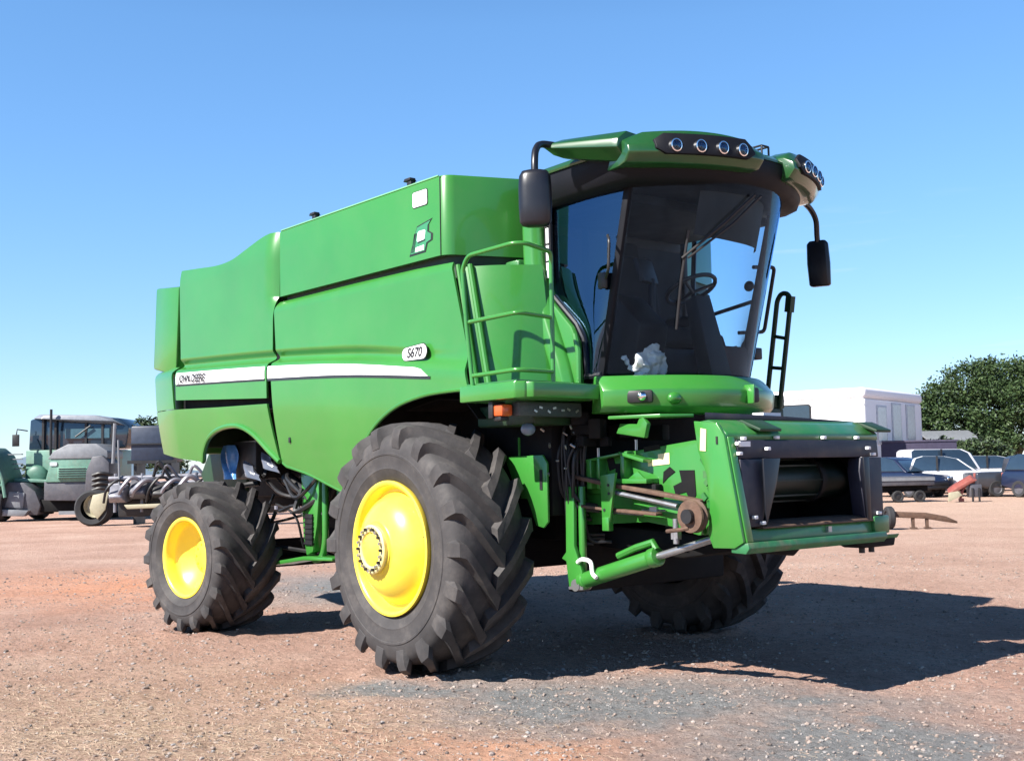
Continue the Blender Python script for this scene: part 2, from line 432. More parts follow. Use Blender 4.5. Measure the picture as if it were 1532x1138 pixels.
# rear hood and the tall shield at the back corner
rh = MB()
def rh_ring(x, y, z0, z1, b=.06):
    return [(x, -y, z0), (x, -y-.0, z1-b), (x, -y+b, z1), (x, far(-y)-b, z1), (x, far(-y), z1-b), (x, far(-y), z0)]
rh.loft([rh_ring(-5.60, 1.20, 2.2, 2.66), rh_ring(-5.5, 1.28, 1.95, 2.74), rh_ring(-5.1, 1.38, 1.80, 2.78), rh_ring(-4.60, 1.40, 1.78, 2.80)])
rh.build('rear_hood', GREEN, combine, .02)
for s in (-1, 1):
    sh = MB(); Y = lambda y: -y if s < 0 else far(-y)
    sh.prism([(-5.44, 2.78), (-4.80, 2.66), (-4.72, 3.66), (-5.36, 3.72)], 'y', Y(1.28), Y(1.47))
    sh.build('corner_shield', GREEN, combine, .03)
sl = MB(); sl.box(-4.80, -4.52, -1.30, far(-1.30), 2.7, 3.45); sl.build('radiator_screen', SHADE, combine, .02)
# chopper/spreader tail
sp = MB(); sp.prism([(-5.5,1.95),(-5.85,1.55),(-5.5,1.15),(-4.7,1.2),(-4.5,1.9)], 'y', -.7, far(-.7)); sp.build('straw_spreader', GREEN_U, combine, .03)

# ---- grain tank with its raised sides
def tank_ring(z, o=0):
    pts = [(-2.29, -1.50-o)]
    c = (.30, -1.38); r = .12+o
    pts += [(c[0]+r*math.cos(R(a)), c[1]+r*math.sin(R(a))) for a in range(-90, -14, 12)]
    pts += [(.60,-.9),(.70,-.4),(.73,YC)]
    m = [(x, far(y)) for x, y in reversed(pts[:-1])]
    return [(x, y, z) for x, y in pts + m]
t = MB(); t.loft([tank_ring(3.235), tank_ring(3.845), tank_ring(3.87, -.012)]); 
tank = t.build('grain_tank', GREEN, combine, smooth=40)
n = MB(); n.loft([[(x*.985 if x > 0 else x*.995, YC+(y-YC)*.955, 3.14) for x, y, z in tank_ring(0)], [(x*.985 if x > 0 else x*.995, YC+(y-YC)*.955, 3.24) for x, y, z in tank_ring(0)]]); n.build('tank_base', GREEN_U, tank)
sm = MB(); sm.box(.327, .333, -1.502, -1.49, 3.236, 3.86); sm.build('panel_seam', BLACK, tank)
RIM = paint('pale_rim_paint', (.16,.42,.20))
for ya, yb in ((-1.497,-1.485),(far(-1.485),far(-1.497))):
    e = MB(); e.box(-2.28, .30, ya, yb, 3.868, 3.880); e.build('tank_rim', RIM, tank, .003)
for x in (-1.72, -.16):
    k = MB(); k.box(x-.03, x+.03, -1.46, -1.41, 3.86, 3.93); k.prism([(x-.07,3.93),(x+.03,3.93),(x+.03,3.955),(x-.05,3.955)], 'y', -1.47, -1.41); k.build('tank_latch', BLACK, tank, .006)
def decal(poly, mat, name, y, parent, d=.004):
    m = MB(); m.prism(poly, 'y', -y, -(y+d)); return m.build(name, mat, parent)
def rrect(cx, cz, w, h, r=.02, sk=0):
    out = []
    for sx, sz, a0 in ((1,-1,-90),(1,1,0),(-1,1,90),(-1,-1,180)):
        for a in (0,30,60,90):
            x = cx+sx*(w/2-r)+r*math.cos(R(a0+a)); z = cz+sz*(h/2-r)+r*math.sin(R(a0+a)); out.append((x+sk*(z-cz), z))
    return out
decal(rrect(.06,3.735,.215,.135,.02), BLACK, 'decal_border', 1.501, tank, .002)
decal(rrect(.06,3.735,.20,.122,.018), WHITE, 'blank_decal', 1.502, tank)
# emblem: outlined slanted badge with a beaked top, pale panel and white foot
em = [(-.10,3.32),(.10,3.325),(.125,3.385),(.185,3.40),(.19,3.445),(.14,3.47),(.145,3.52),(.185,3.555),(.09,3.54),(.0,3.525),(-.02,3.49),(-.06,3.40)]
em = [(x+.02, z-.02) for x, z in em]
decal([( .05+(x-.05)*1.14, 3.415+(z-3.415)*1.12) for x, z in em], BLACK, 'emblem_border', 1.501, tank, .002)
eo = decal(em, plain('emblem_green', (.04,.22,.10), .4, var=.05), 'emblem', 1.502, tank)
decal(rrect(.075,3.43,.11,.085,.02,.25), plain('emblem_pale', (.55,.72,.66), .4, var=.15), 'emblem_mark', 1.505, eo, .003)
decal([(-.01,3.31),(.11,3.312),(.115,3.352),(.0,3.345)], WHITE, 'emblem_foot', 1.505, eo, .003)
for a in range(3):
    decal([(-.065+a*.016,3.31),(-.058+a*.016,3.31),(-.012+a*.014,3.46),(-.019+a*.014,3.46)], BLACK, 'emblem_line', 1.505, eo, .003)
decal([(.03,3.375),(.13,3.385),(.13,3.395),(.03,3.388)], BLACK, 'emblem_line', 1.505, eo, .003)
# crown inside the tank
cv = MB(); cv.loft([[(x*.97, YC+(y-YC)*.97, 3.84) for x, y, z in tank_ring(0)], [(-1.0+(x+1.0)*.7, YC+(y-YC)*.6, 3.91) for x, y, z in tank_ring(0)]]); 
cv.build('tank_cover', NAVY, tank, smooth=30)

# ---- front wall of the body behind the platform, in body colour
fp = MB()
def fpf(u, v):
    # from the side-panel edge inwards and forwards to the cab corner
    z = 2.12 + (3.12-2.12)*v
    xe = .80 - .28*v; a = (xe-.02, -1.50+.06*v); b = (1.06-.12*v, -.98)
    x = a[0]+(b[0]-a[0])*u; y = a[1]+(b[1]-a[1])*u
    bulge = .05*math.sin(u*math.pi)
    return (x+bulge*.5, y-bulge, z)
fp.grid(fpf, 24, 20); fo = fp.build('bulkhead_panel', GREEN, combine, smooth=50, solid=.02)
fm = MB(); fm.box(.42, .70, -1.02, .80, 2.1, 3.2); fm.build('bulkhead', GREEN_D, combine, .03)
ed = MB()
for o in (0, .07): ed.tube([(.80+o-.28*v, -1.525+.05*v+o*.9, 2.16+(3.13-2.16)*v) for v in (0,.25,.5,.75,1)], .022, 8)
ed.build('panel_edge', GREEN, fo)
# rounded cab corner column
cc = MB()
cc.loft([[(x-.10,-.84,z),(x-.13,-.99,z),(x-.08,-1.03,z),(x+.0,-1.015,z),(x+.045,-.96,z),(x+.05,-.84,z)] for x, z in ((1.20,2.14),(1.13,2.36),(1.02,2.62),(.92,2.88),(.86,3.15),(.85,3.4),(.86,3.66))])
cc.build('corner_column', GREEN, combine, .012, smooth=60)
# ------------------------------------------------------------------ cab
YC_BODY = YC; YC = -0.05                    # the cab sits a little to the near side
ZB, ZT = 2.215, 3.60
def post_x(z): return 1.43 + (z-2.23)*.262
def half_w(z): return .80 + .03*(z-2.2)/1.4
def screen(z, v, o=0):
    """windscreen point: v -1..1 across; bulges forward"""
    w = half_w(z)+o; x = post_x(z) + o + .50*(1-abs(v)**2.3)
    return (x, YC + v*w, z)
cab = empty('cab', (0,0,0), 0, combine)
cab['label'] = 'cab with a curved tinted windscreen'
wsc = MB(); wsc.grid(lambda u, v: screen(ZB+.02+(ZT-ZB)*v, -1+2*u), 40, 16)
wsc.build('windscreen', GLASS, cab, smooth=60, normals=True)
for s in (-1, 1):
    Y = lambda y: YC + s*y
    # door glass: slants up at its lower rear corner
    def dg(u, v):
        zt = 3.60; xf = post_x; 
        z = ZB + .03 + (zt-ZB-.03)*v
        xr = sinterp([(2.24,1.30),(2.52,1.27),(2.62,1.21),(2.92,.90),(3.1,.86),(3.6,.93)] if s < 0 else [(2.24,1.25),(2.4,1.10),(2.6,.90),(3.6,.93)], z)
        x = xr + (post_x(z)-.01-xr)*u
        bul = .03*math.sin(u*math.pi)
        return (x, YC + s*(half_w(z)+.005+bul), z)
    m = MB(); m.grid(dg, 14, 30); d = m.build('door_glass', SIDEGLASS if s < 0 else GLASS, cab, smooth=60)
    # frit / seal around the door glass
    fr = MB()
    edge = [(1.30,2.235),(1.27,2.52),(1.20,2.64),(.91,2.92),(.86,3.1),(.885,3.35),(.93,3.6)] if s < 0 else [(1.25,2.235),(1.10,2.4),(.91,2.6),(.90,3.1),(.93,3.6)]
    fr.tube([(x, YC+s*(half_w(z)+.01), z) for x, z in edge], .022, 8)
    fr.tube([(1.28, YC+s*(half_w(2.23)+.01), 2.235), (1.45, YC+s*(half_w(2.23)+.012), 2.235)], .028, 8)
    fr.build('door_seal', PLAST, d)
    pm = MB()
    pm.loft([[(post_x(z)-.028, YC+s*(half_w(z)+.018), z),(post_x(z)+.03, YC+s*(half_w(z)+.010), z),(post_x(z)+.025, YC+s*(half_w(z)-.04), z),(post_x(z)-.028, YC+s*(half_w(z)-.05), z)] for z in (2.2,2.6,3.0,3.4,3.62)])
    pm.build('door_pillar', MATTE, cab, .012)
    # door handle and hinge
    hb = MB()
    if s < 0:
        hb.tube(fillet([(1.62, YC-.885, 3.24),(1.69, YC-.94, 3.19),(1.675, YC-.94, 2.98),(1.59, YC-.885, 2.93)], .03), .011, 8)
        hb.build('door_handle', BLACK, cab)
        hb = MB(); hb.box(1.50, 1.58, YC-.885, YC-.855, 2.86, 2.98); hb.build('door_lock', BLACK, cab, .008)
    else:
        for z in (2.42, 3.02):
            hb = MB(); hb.ball((post_x(z)-.10, YC+half_w(z)-.02, z), .05, (1,.5,.9)); hb.build('door_hinge', BLACK, cab)
# rear wall of the cab
rw = MB()
rw.loft([[(.72, YC-.85, z),(.81, YC-.82, z),(.81, YC+.82, z),(.72, YC+.85, z)] for z in (2.1, 2.6)])
for y in (-.82, -.35, .82): rw.box(.72, .81, YC+y-.05, YC+y+.05, 2.6, 3.62)
rw.box(.72, .81, YC-.83, YC+.83, 3.4, 3.62)
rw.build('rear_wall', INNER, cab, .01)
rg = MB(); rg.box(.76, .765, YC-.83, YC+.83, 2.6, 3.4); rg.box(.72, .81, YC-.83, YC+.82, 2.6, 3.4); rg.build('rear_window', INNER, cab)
st = MB()
for k in range(4): st.box(.935, .965, YC-.885, YC-.875, 3.02+k*.135, 3.02+k*.135+.118)
st.build('white_strip', WHITE, cab)
st2 = MB(); st2.box(.905, .975, YC-.873, YC-.85, 2.98, 3.58); st2.build('belt_pillar', BLACK, cab)
fl = MB(); fl.prism([screen(2.2, v, -.03)[:2] for v in [x/10 for x in range(-10, 11)]] + [(.74, YC+.8), (.74, YC-.8)], 'z', 2.12, 2.225); fl.build('cab_floor', INNER, cab)
# lower green corners of the cab under the door glass
for s in (-1, 1):
    Y = lambda y: YC + s*y
    lp = MB()
    lp.prism([(.92,2.13),(1.285,2.13),(1.265,2.50),(1.20,2.62),(.93,2.88),(.84,3.02),(.80,2.9)] if s < 0 else [(.80,2.13),(1.25,2.13),(1.22,2.24),(1.08,2.39),(.88,2.58),(.80,2.6)], 'y', Y(.83), Y(.885))
    lp.build('lower_door_panel', GREEN, cab, .018)
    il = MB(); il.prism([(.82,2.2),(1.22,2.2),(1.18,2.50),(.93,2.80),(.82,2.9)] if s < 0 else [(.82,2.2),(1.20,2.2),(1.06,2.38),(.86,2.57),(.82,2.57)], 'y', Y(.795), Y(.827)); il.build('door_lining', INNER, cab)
    bl = MB(); bl.tube([(1.30,Y(.91),2.15),(1.31,Y(.915),2.42),(1.27,Y(.91),2.55)], .022, 8); bl.build('door_grip', BLACK if s > 0 else GREEN, cab)

# ---- roof
roof = empty('cab_roof', (0,0,0), 0, cab)
def roof_ring(z, inx, wy, zb=0, front=0):
    """plan outline of the roof: curved front"""
    pts = []
    for i in range(25):
        v = -1 + 2*i/24
        x = 1.97 - inx + front + .40*(1-abs(v)**2.2)
        pts.append((x, YC + v*(wy), z + zb*(1-abs(v)**2)))
    pts += [(1.4-inx*.3, YC+wy, z), (.74+inx*.5, YC+wy-.03, z), (.70+inx*.5, YC+wy-.10, z), (.70+inx*.5, YC-wy+.10, z), (.74+inx*.5, YC-wy+.03, z), (1.4-inx*.3, YC-wy, z)]
    return pts
lw = MB(); lw.loft([roof_ring(3.565, .14, .93), roof_ring(3.60, .06, .97), roof_ring(3.72, .02, 1.0), roof_ring(3.79, .03, 1.0)])
lw.build('roof_underside', MATTE, cab, smooth=50)
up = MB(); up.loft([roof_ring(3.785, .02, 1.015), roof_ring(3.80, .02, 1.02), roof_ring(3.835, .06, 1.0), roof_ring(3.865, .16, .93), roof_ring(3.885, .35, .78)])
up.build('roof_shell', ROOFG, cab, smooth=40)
# light pods: near and far, proud of the roof, with a gap between them
def front_x(v): return 1.97 + .40*(1-min(1.1,abs(v))**2.2)
def pod(v0, v1, nlamps, lv, skipgap):
    sgn = 1
    rings = []
    N = 17
    for i in range(N):
        t = i/(N-1); v = v0+(v1-v0)*t
        x = front_x(v); y = YC + v*1.06
        e = min(1, t*9, (1-t)*9)             # rounded ends
        tz = .06*math.sin(t*math.pi) if True else 0
        top = 3.885 + tz*.5 - .05*(1-e); bot = 3.665 + .01*(1-e)
        nx, ny = .92, v*.28
        L = math.hypot(nx, ny); nx /= L; ny /= L
        def Q(o, z): return (x+nx*o, y+ny*o, z)
        rings.append([Q(-.34, 3.86), Q(-.14, top+.008), Q(-.01, top), Q(.07, 3.79), Q(.085, 3.735), Q(.03, bot), Q(-.06, bot-.01), Q(-.34, bot)])
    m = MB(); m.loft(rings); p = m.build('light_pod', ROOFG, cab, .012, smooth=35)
    # black recess panel
    bz = MB(); a, b = lv; rr = []
    for i in range(13):
        t = i/12; v = a+(b-a)*t; x = front_x(v); y = YC+v*1.06; nx, ny = .92, v*.28; L = math.hypot(nx, ny); nx /= L; ny /= L
        q = 1 if 0 < i < 12 else .45
        Q = lambda o, z: (x+nx*o, y+ny*o, z)
        zc = 3.785
        rr.append([Q(.045, zc+.085*q), Q(.068, zc+.083*q), Q(.098, zc-.03*q), Q(.100, zc-.068*q), Q(.045, zc-.07*q)])
    bz.loft(rr); bz.build('lamp_bezel', MATTE, p, .004)
    for i in range(nlamps):
        v = a+(b-a)*(i+.72)/(nlamps+.45); x = front_x(v); y = YC+v*1.06; nx, ny = .92, v*.28; L = math.hypot(nx, ny)
        d = Vector((nx/L, ny/L, -.05)).normalized(); c = Vector((x, y, 3.775)) + Vector((nx/L, ny/L, 0))*.098
        r = .041
        # round work lamp: rim, reflector bowl with cells, lens
        def disc(prof, n=28):
            s_ = d.cross(Vector((0,0,1))).normalized(); u_ = s_.cross(d); rings = []
            for rad, off in prof:
                rings.append([c + d*off + (s_*math.cos(2*math.pi*k/n) + u_*math.sin(2*math.pi*k/n))*rad for k in range(n)])
            mm = MB(); mm.loft(rings, cap=False); return mm
        lm = empty('work_lamp', (0,0,0), 0, p)
        disc([(r*1.12,-.02),(r*1.12,.012),(r*.93,.014),(r*.93,-.01)]).build('lamp_rim', REFLECT, lm)
        bw = disc([(r*.93,.004),(r*.7,-.012),(r*.45,-.02),(.001,-.024)])
        bw.build('reflector', REFLECT, lm)
        cell = MB(); s_ = d.cross(Vector((0,0,1))).normalized(); u_ = s_.cross(d)
        for k in range(7):
            aa = 2*math.pi*k/6; rr_ = 0 if k == 6 else r*.52
            q = c + (s_*math.cos(aa)+u_*math.sin(aa))*rr_ - d*.006
            cell.ball(q, r*.22, (1,1,1), 8)
        cell.build('lamp_cell', CHROME_D, lm)
        disc([(r*.93,.008),(r*.6,.013),(.001,.015)]).build('lens', LENS, lm)
pod(-1.0, -.10, 4, (-.86, -.20), 0)
pod(.24, 1.06, 4, (.30, .93), 0)
# bracket with small beacon base in the gap
bk = MB(); bk.tube(fillet([(2.24,.08,3.84),(2.24,.08,3.93),(2.24,.16,3.93),(2.24,.16,3.84)], .01), .008, 6); bk.tube(fillet([(2.12,.08,3.84),(2.12,.08,3.93),(2.12,.16,3.93),(2.12,.16,3.84)], .01), .008, 6)
for y in (.08, .16): bk.tube([(2.12,y,3.93),(2.24,y,3.93)], .008, 6)
bk.build('roof_bracket', BLACK, cab)
# side wings running back from the pods (slender, tapering to the mirror arms)
for s in (-1, 1):
    Y = lambda y: YC + s*y
    w = MB(); rings = []
    for t in (0, .08, .3, .6, .85, .97, 1.0):
        x = 1.955 - t*.60; q = 1 if t < .9 else (.75 if t < .98 else .4); oy = 1.03+.17*t
        h = (.225 - .10*t)*q; zc = 3.805 + .085*t
        rings.append([(x, Y(oy-.22*(1-t)-.05), zc+h*.42), (x, Y(oy-.03), zc+h*.5), (x, Y(oy+.055), zc+h*.22), (x, Y(oy+.07), zc-h*.08), (x, Y(oy+.05), zc-h*.14), (x, Y(oy-.02), zc-h*.5), (x, Y(oy-.22*(1-t)-.05), zc-h*.5)])
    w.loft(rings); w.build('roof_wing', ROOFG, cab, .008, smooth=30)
    # mirror arm and mirror
    ma = MB()
    if s < 0:
        ma.tube(smoothpath([(1.50,-1.10,3.885),(1.42,-1.20,3.90),(1.40,-1.36,3.895),(1.45,-1.46,3.83),(1.49,-1.51,3.72),(1.50,-1.52,3.55)], 6), .026, 10); 
        mo = ma.build('mirror_arm', PLAST, cab)
        mm = MB(); rg_ = []
        c = Vector((1.50,-1.52,3.455)); a = R(45)
        for z, sc in ((-.205,.45),(-.195,.78),(-.165,.95),(-.05,1.0),(.08,1.0),(.16,.95),(.195,.78),(.205,.45)):
            ring = []
            for k in range(20):
                th = 2*math.pi*k/20
                px = .118*math.copysign(abs(math.cos(th))**.75, math.cos(th)); py = .075*math.copysign(abs(math.sin(th))**.8, math.sin(th))
                if py > 0: py *= .35
                px *= sc; py *= sc
                ring.append((c.x+px*math.cos(a)-py*math.sin(a), c.y+px*math.sin(a)+py*math.cos(a), c.z+z))
            rg_.append(ring)
        mm.loft(rg_); mh = mm.build('mirror', PLAST, cab, smooth=60)
    else:
        ma.tube(smoothpath([(1.80,1.12,3.74),(1.76,1.30,3.70),(1.73,1.42,3.62),(1.70,1.47,3.50),(1.69,1.49,3.42)], 6), .024, 8)
        ma.build('mirror_arm', PLAST, cab)
        mm = MB(); rg_ = []
        c = Vector((1.69,1.50,3.26)); a = R(18)
        for z, sc in ((-.20,.75),(-.185,.93),(0,1.0),(.17,.93),(.195,.7)):
            ring = []
            for px, py in ((-.10,-.02),(-.08,-.045),(.08,-.045),(.10,-.02),(.09,.03),(-.09,.03)):
                px *= sc; py *= sc; ring.append((c.x+px*math.cos(a)-py*math.sin(a)+z*-.04, c.y+px*math.sin(a)+py*math.cos(a), c.z+z))
            rg_.append(ring)
        mm.loft(rg_); mm.build('mirror', PLAST, cab, .006, smooth=50)
# wiper
wp = MB(); wp.tube([Vector(screen(3.52,-.05,.03)), Vector(screen(3.30,-.33,.04)), Vector(screen(3.05,-.62,.03))], .011, 6)
wp.tube([Vector(screen(3.52,.03,.03)), Vector(screen(3.30,-.25,.045)), Vector(screen(3.05,-.58,.035))], .009, 6)
wp.build('wiper_arm', BLACK, cab)
wb = MB(); wb.tube([screen(3.25,-.60,.02), screen(2.9,-.60,.022), screen(2.55,-.58,.022)], .011, 6); wb.build('wiper_blade', BLACK, cab)
# sun blind and headliner under the roof
sb = MB(); sb.grid(lambda u, v: (lambda p: (p[0]-.10, p[1], p[2]))(screen(3.22+.34*v + .03*(2*u-1)**2*(1-v), -.45+1.27*u, -.05)), 20, 6)
sb.build('sun_blind', INNER_G, cab, solid=.004)
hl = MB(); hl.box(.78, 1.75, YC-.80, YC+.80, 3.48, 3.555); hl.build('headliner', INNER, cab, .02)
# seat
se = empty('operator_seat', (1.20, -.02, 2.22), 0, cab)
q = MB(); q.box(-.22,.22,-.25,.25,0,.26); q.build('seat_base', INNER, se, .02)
q = MB(); q.obox((.02,0,.34),(.52,.52,.15),(0,-.06,0)); q.build('cushion', SEATM, se, .05, seg=3)
q = MB(); q.obox((-.24,0,.72),(.14,.50,.68),(0,-.14,0)); q.build('backrest', SEATM, se, .05, seg=3)
q = MB(); q.obox((-.33,0,1.10),(.10,.28,.17),(0,-.14,0)); q.build('headrest', SEATM, se, .04, seg=3)
q = MB(); q.obox((.06,.34,.50),(.42,.16,.10)); q.obox((.06,.34,.25),(.3,.10,.45)); q.build('armrest', INNER, se, .03)
q = MB(); q.obox((.06,-.31,.46),(.36,.08,.06)); q.build('armrest', INNER, se, .02)
# steering column
sc_ = empty('steering_column', (1.66, .06, 2.22), 0, cab)
q = MB(); q.loft([[( .03-.02,-.12,0),(.16,-.12,0),(.16,.12,0),(.01,.12,0)],[(-.14,-.09,.62),(-.02,-.09,.66),(-.02,.09,.66),(-.14,.09,.62)]]); q.build('column', INNER_G, sc_, .02)
q = MB(); cen = Vector((-.14,0,.72)); ax = Vector((-.45,0,.9)).normalized(); s_ = Vector((0,1,0)); u_ = ax.cross(s_)
q.tube([cen + (s_*math.cos(a)+u_*math.sin(a))*.20 for a in [2*math.pi*k/28 for k in range(28)]], .017, 8, closed=True)
for a in (R(90), R(210), R(330)): q.tube([cen-ax*.03, cen + (s_*math.cos(a)+u_*math.sin(a))*.195], .014, 6)
q.build('steering_rim', BLACK, sc_)
q = MB(); q.obox((-.30,-.34,.85),(.05,.26,.20),(0,-.3,.3)); q.obox((-.28,-.30,.60),(.05,.05,.4)); q.build('display', INNER, sc_, .015)
# right-hand console by the near door, and the buddy seat with a dark coat on it
q = MB(); q.prism([(1.05,2.22),(1.62,2.22),(1.72,2.60),(1.45,2.86),(1.02,2.80)], 'y', -.72, -.40); q.build('console', INNER, cab, .04)
q = MB(); q.obox((1.48,.42,2.36),(.30,.34,.28)); q.prism([(1.2,2.22),(1.5,2.22),(1.36,2.62),(1.22,2.7)], 'y', .50, .62); q.build('tool_box', plain('brown_box', (.05,.022,.014), .7), cab, .02)
# grab rail inside the far door
q = MB(); q.tube([(1.00,.78,2.82),(1.50,.82,2.90)], .017, 8); q.obox((1.02,.77,2.81),(.12,.03,.06)); q.build('grab_rail', BLACK, cab)

# ---- green apron under the windscreen
ap = MB()
def apr(z, o, v):
    x = post_x(2.22)+o + .50*(1-abs(v)**2.3) ; return (x, YC+v*(.89+o*.3), z)
vs = [-1+2*i/32 for i in range(33)]
prof = [(2.222,.02),(2.222,.045),(2.20,.075),(2.115,.155),(2.10,.16),(2.0,.145),(1.955,.10),(1.95,-.03)]
def aprz(z, v): return z + (.0 if z > 2.1 else -.02*(1-v*v))
rings = [[(lambda p: (p[0], p[1], aprz(z, v)))(apr(z, o, v)) for z, o in prof] for v in vs]
ap.loft(rings); apo = ap.build('front_apron', GREEN, combine, .008, smooth=22)
# recess with head lamp, hand bump, lower step lip
rc = MB(); P = apr(2.05,.152,-.80); rc.obox((P[0]-.005, P[1]-.005, 2.06), (.05,.19,.095), (0,.03,-.95)); rc.build('lamp_recess', BLACK, apo, .02)
hl_ = MB(); hl_.ball((P[0]+.022, P[1]-.012, 2.062), .036, (1,1,1), 16); hl_.build('head_lamp', REFLECT, apo)
P2 = apr(2.04,.15,-.60); hb = MB(); hb.ball((P2[0]+.01, P2[1], 2.045), .05, (.8,1.3,.9), 14); hb.build('apron_bump', GREEN, apo)
P3 = apr(2.06,.152,.12); hb = MB(); hb.prism([(P3[1]-.045,2.02),(P3[1]+.045,2.02),(P3[1]+.04,2.13),(P3[1]-.04,2.13)], 'x', P3[0]-.02, P3[0]+.05); hb.build('side_lamp', BLACK, apo, .015)
hb = MB(); hb.prism([(P3[1]-.06,2.01),(P3[1]-.045,2.01),(P3[1]-.035,2.15),(P3[1]-.05,2.15)], 'x', P3[0]-.02, P3[0]+.07); hb.build('lamp_guard', GREEN, apo, .004)
hb = MB(); hb.prism([(1.62,-.98),(2.02,-.86),(2.12,-.62),(1.8,-.6)], 'z', 1.90, 1.925); hb.build('apron_step', GREEN, apo, .006)

# ---- operator platform with handrail (near side)
pl = MB(); pl.prism([(.84,-1.72),(1.47,-1.72),(1.52,-1.66),(1.40,-.92),(.86,-.92)], 'z', 2.045, 2.165); plo = pl.build('platform', GREEN, combine, .012)
gr = MB(); gr.prism([(.88,-1.68),(1.45,-1.68),(1.37,-.95),(.90,-.95)], 'z', 2.168, 2.178); gr.build('tread_plate', GREEN_D, plo)
kk = MB(); kk.prism([(1.50,-1.66),(1.56,-1.62),(1.52,-.6),(1.40,-.6)], 'z', 2.05, 2.16); kk.build('platform_fascia', GREEN, plo, .01)
hr = MB(); rr = .0165
hr.tube(fillet([(.965,-1.69,2.16),(.90,-1.69,2.62),(.86,-1.69,3.03),(.93,-1.69,3.12),(1.44,-1.69,3.13),(1.50,-1.62,3.13),(1.47,-1.36,3.10),(1.46,-1.35,3.02),(1.47,-1.36,2.16)], .06), rr, 10)
hr.tube(fillet([(.935,-1.69,2.63),(1.46,-1.69,2.64),(1.48,-1.64,2.64),(1.46,-1.36,2.63)], .04), rr, 10)
hr.tube(fillet([(.97,-1.69,2.235),(1.46,-1.69,2.245),(1.49,-1.62,2.24),(1.47,-1.36,2.24)], .04), rr, 10)
hr.build('handrail', GREEN, plo)
# far-side ladder rail and grab bar
ld = MB()
a0, a1, b0, b1 = Vector((1.05,1.52,2.02)), Vector((1.22,1.52,3.0)), Vector((1.20,1.52,2.02)), Vector((1.36,1.52,2.95))
ld.tube(fillet([a0, a1, (1.27,1.52,3.06), (1.35,1.52,3.04), b1, b0], .05), .022, 8)
for f in (.12, .40, .68): ld.tube([a0.lerp(a1, f), b0.lerp(b1, f)], .016, 8)
ld.obox((1.355,1.52,2.95),(.06,.06,.14),(0,.16,0))
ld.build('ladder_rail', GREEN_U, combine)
gb = MB(); gb.tube(fillet([(1.40,.98,3.22),(1.42,1.24,3.24),(1.27,1.26,2.70),(1.22,.98,2.68)], .04), .017, 8); gb.build('grab_bar', BLACK, combine)
sm_ = MB(); sm_.box(1.14,1.26,1.14,1.24,2.46,2.56); sm_.box(1.18,1.21,.8,1.16,2.50,2.53); sm_.build('side_marker', BLACK, combine, .01)
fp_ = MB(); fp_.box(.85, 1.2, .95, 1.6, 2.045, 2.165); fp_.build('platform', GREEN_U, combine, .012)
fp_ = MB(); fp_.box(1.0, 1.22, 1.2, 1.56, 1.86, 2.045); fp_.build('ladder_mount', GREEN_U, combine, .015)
YC = YC_BODY
# a crumpled white bag on the cab floor: a thing of its own
bg = MB(); bmesh.ops.create_icosphere(bg.bm, subdivisions=4, radius=1)
for v in bg.bm.verts:
    p = v.co.copy(); n_ = noise.fractal(p*1.8, 1, 2, 4)+ .35*abs(noise.noise(p*5)); v.co = Vector((p.x*.11, p.y*.17, max(p.z,-.75)*.13))*(1+.35*n_)
bago = bg.build('plastic_bag', BAG, None, smooth=25); bago.location = (1.60,-.55,2.335)
tag(bago, 'crumpled white plastic bag on the floor inside the cab windscreen', 'bag')
# ------------------------------------------------------------------ chassis, axles, feeder house
ch = MB()
ch.box(-4.4, 1.05, -.78, far(-.78), 1.30, 2.24)
ch.box(-3.2, .55, -.55, far(-.55), .98, 1.32)
ch.prism([(-4.9,1.85),(-4.3,1.2),(-3.0,1.2),(-3.0,1.9)], 'y', -.7, far(-.7))
ch.build('chassis', SHADE, combine, .02)
ax = MB(); ax.box(-.22,.22,-1.06,far(-1.06),.74,1.14); ax.cyl((0,-1.35,.966),(0,far(-1.35),.966),.24,20); ax.box(-.3,.3,-.98,-.80,.6,1.5); ax.box(-.3,.3,far(-.80),far(-.98),.6,1.5)
ax.build('drive_axle', SHADE, combine, .02)
ra = MB(); ra.box(-3.67,-3.42,-1.1,far(-1.1),.58,.86); ra.box(-3.75,-3.35,-.3,.46,.8,1.4); ra.cyl((-3.547,-1.42,.735),(-3.547,far(-1.42),.735),.13,16)
for s in (-1,1): ra.tube([(-3.40,YC+s*.25,.66),(-3.36,YC+s*1.2,.66)], .045, 10)
ra.build('steer_axle', SHADE, combine, .015)
# green hanger and folding step between the wheels
fr = MB()
fr.prism([(-2.52,1.55),(-2.16,1.50),(-2.22,1.05),(-2.30,.80),(-2.42,.76),(-2.48,.95)], 'y', -1.16, -1.06)
fr.tube(fillet([(-2.12,-1.12,1.5),(-2.12,-1.12,.9),(-2.18,-1.12,.74),(-2.34,-1.12,.72)], .08), .035, 10)
fr.build('frame_hanger', GREEN, combine, .015)
fs = MB(); fs.prism([(-2.95,.64),(-2.35,.72),(-1.80,.74),(-1.80,.77),(-2.35,.76),(-2.95,.68)], 'y', -1.24, -1.0); fs.build('fold_step', GREEN, combine, .01)
vb = MB(); vb.box(-2.42,-2.28,-1.175,-1.155,.86,1.16)
for k in range(6): vb.box(-2.43,-2.27,-1.185,-1.155,.87+k*.05,.885+k*.05)
vb.build('step_grille', BLACK, combine)
bt = MB()
for x, z, y in ((-1.78,.9,-1.1),(-1.9,.72,-1.08),(-1.70,1.1,-1.12)): bt.box(x-.05,x+.05,y-.03,y+.03,z-.14,z+.2)
bt.box(-1.95,-1.45,-1.1,-1.0,1.0,1.45); bt.build('side_bracket', GREEN_D, combine, .01)
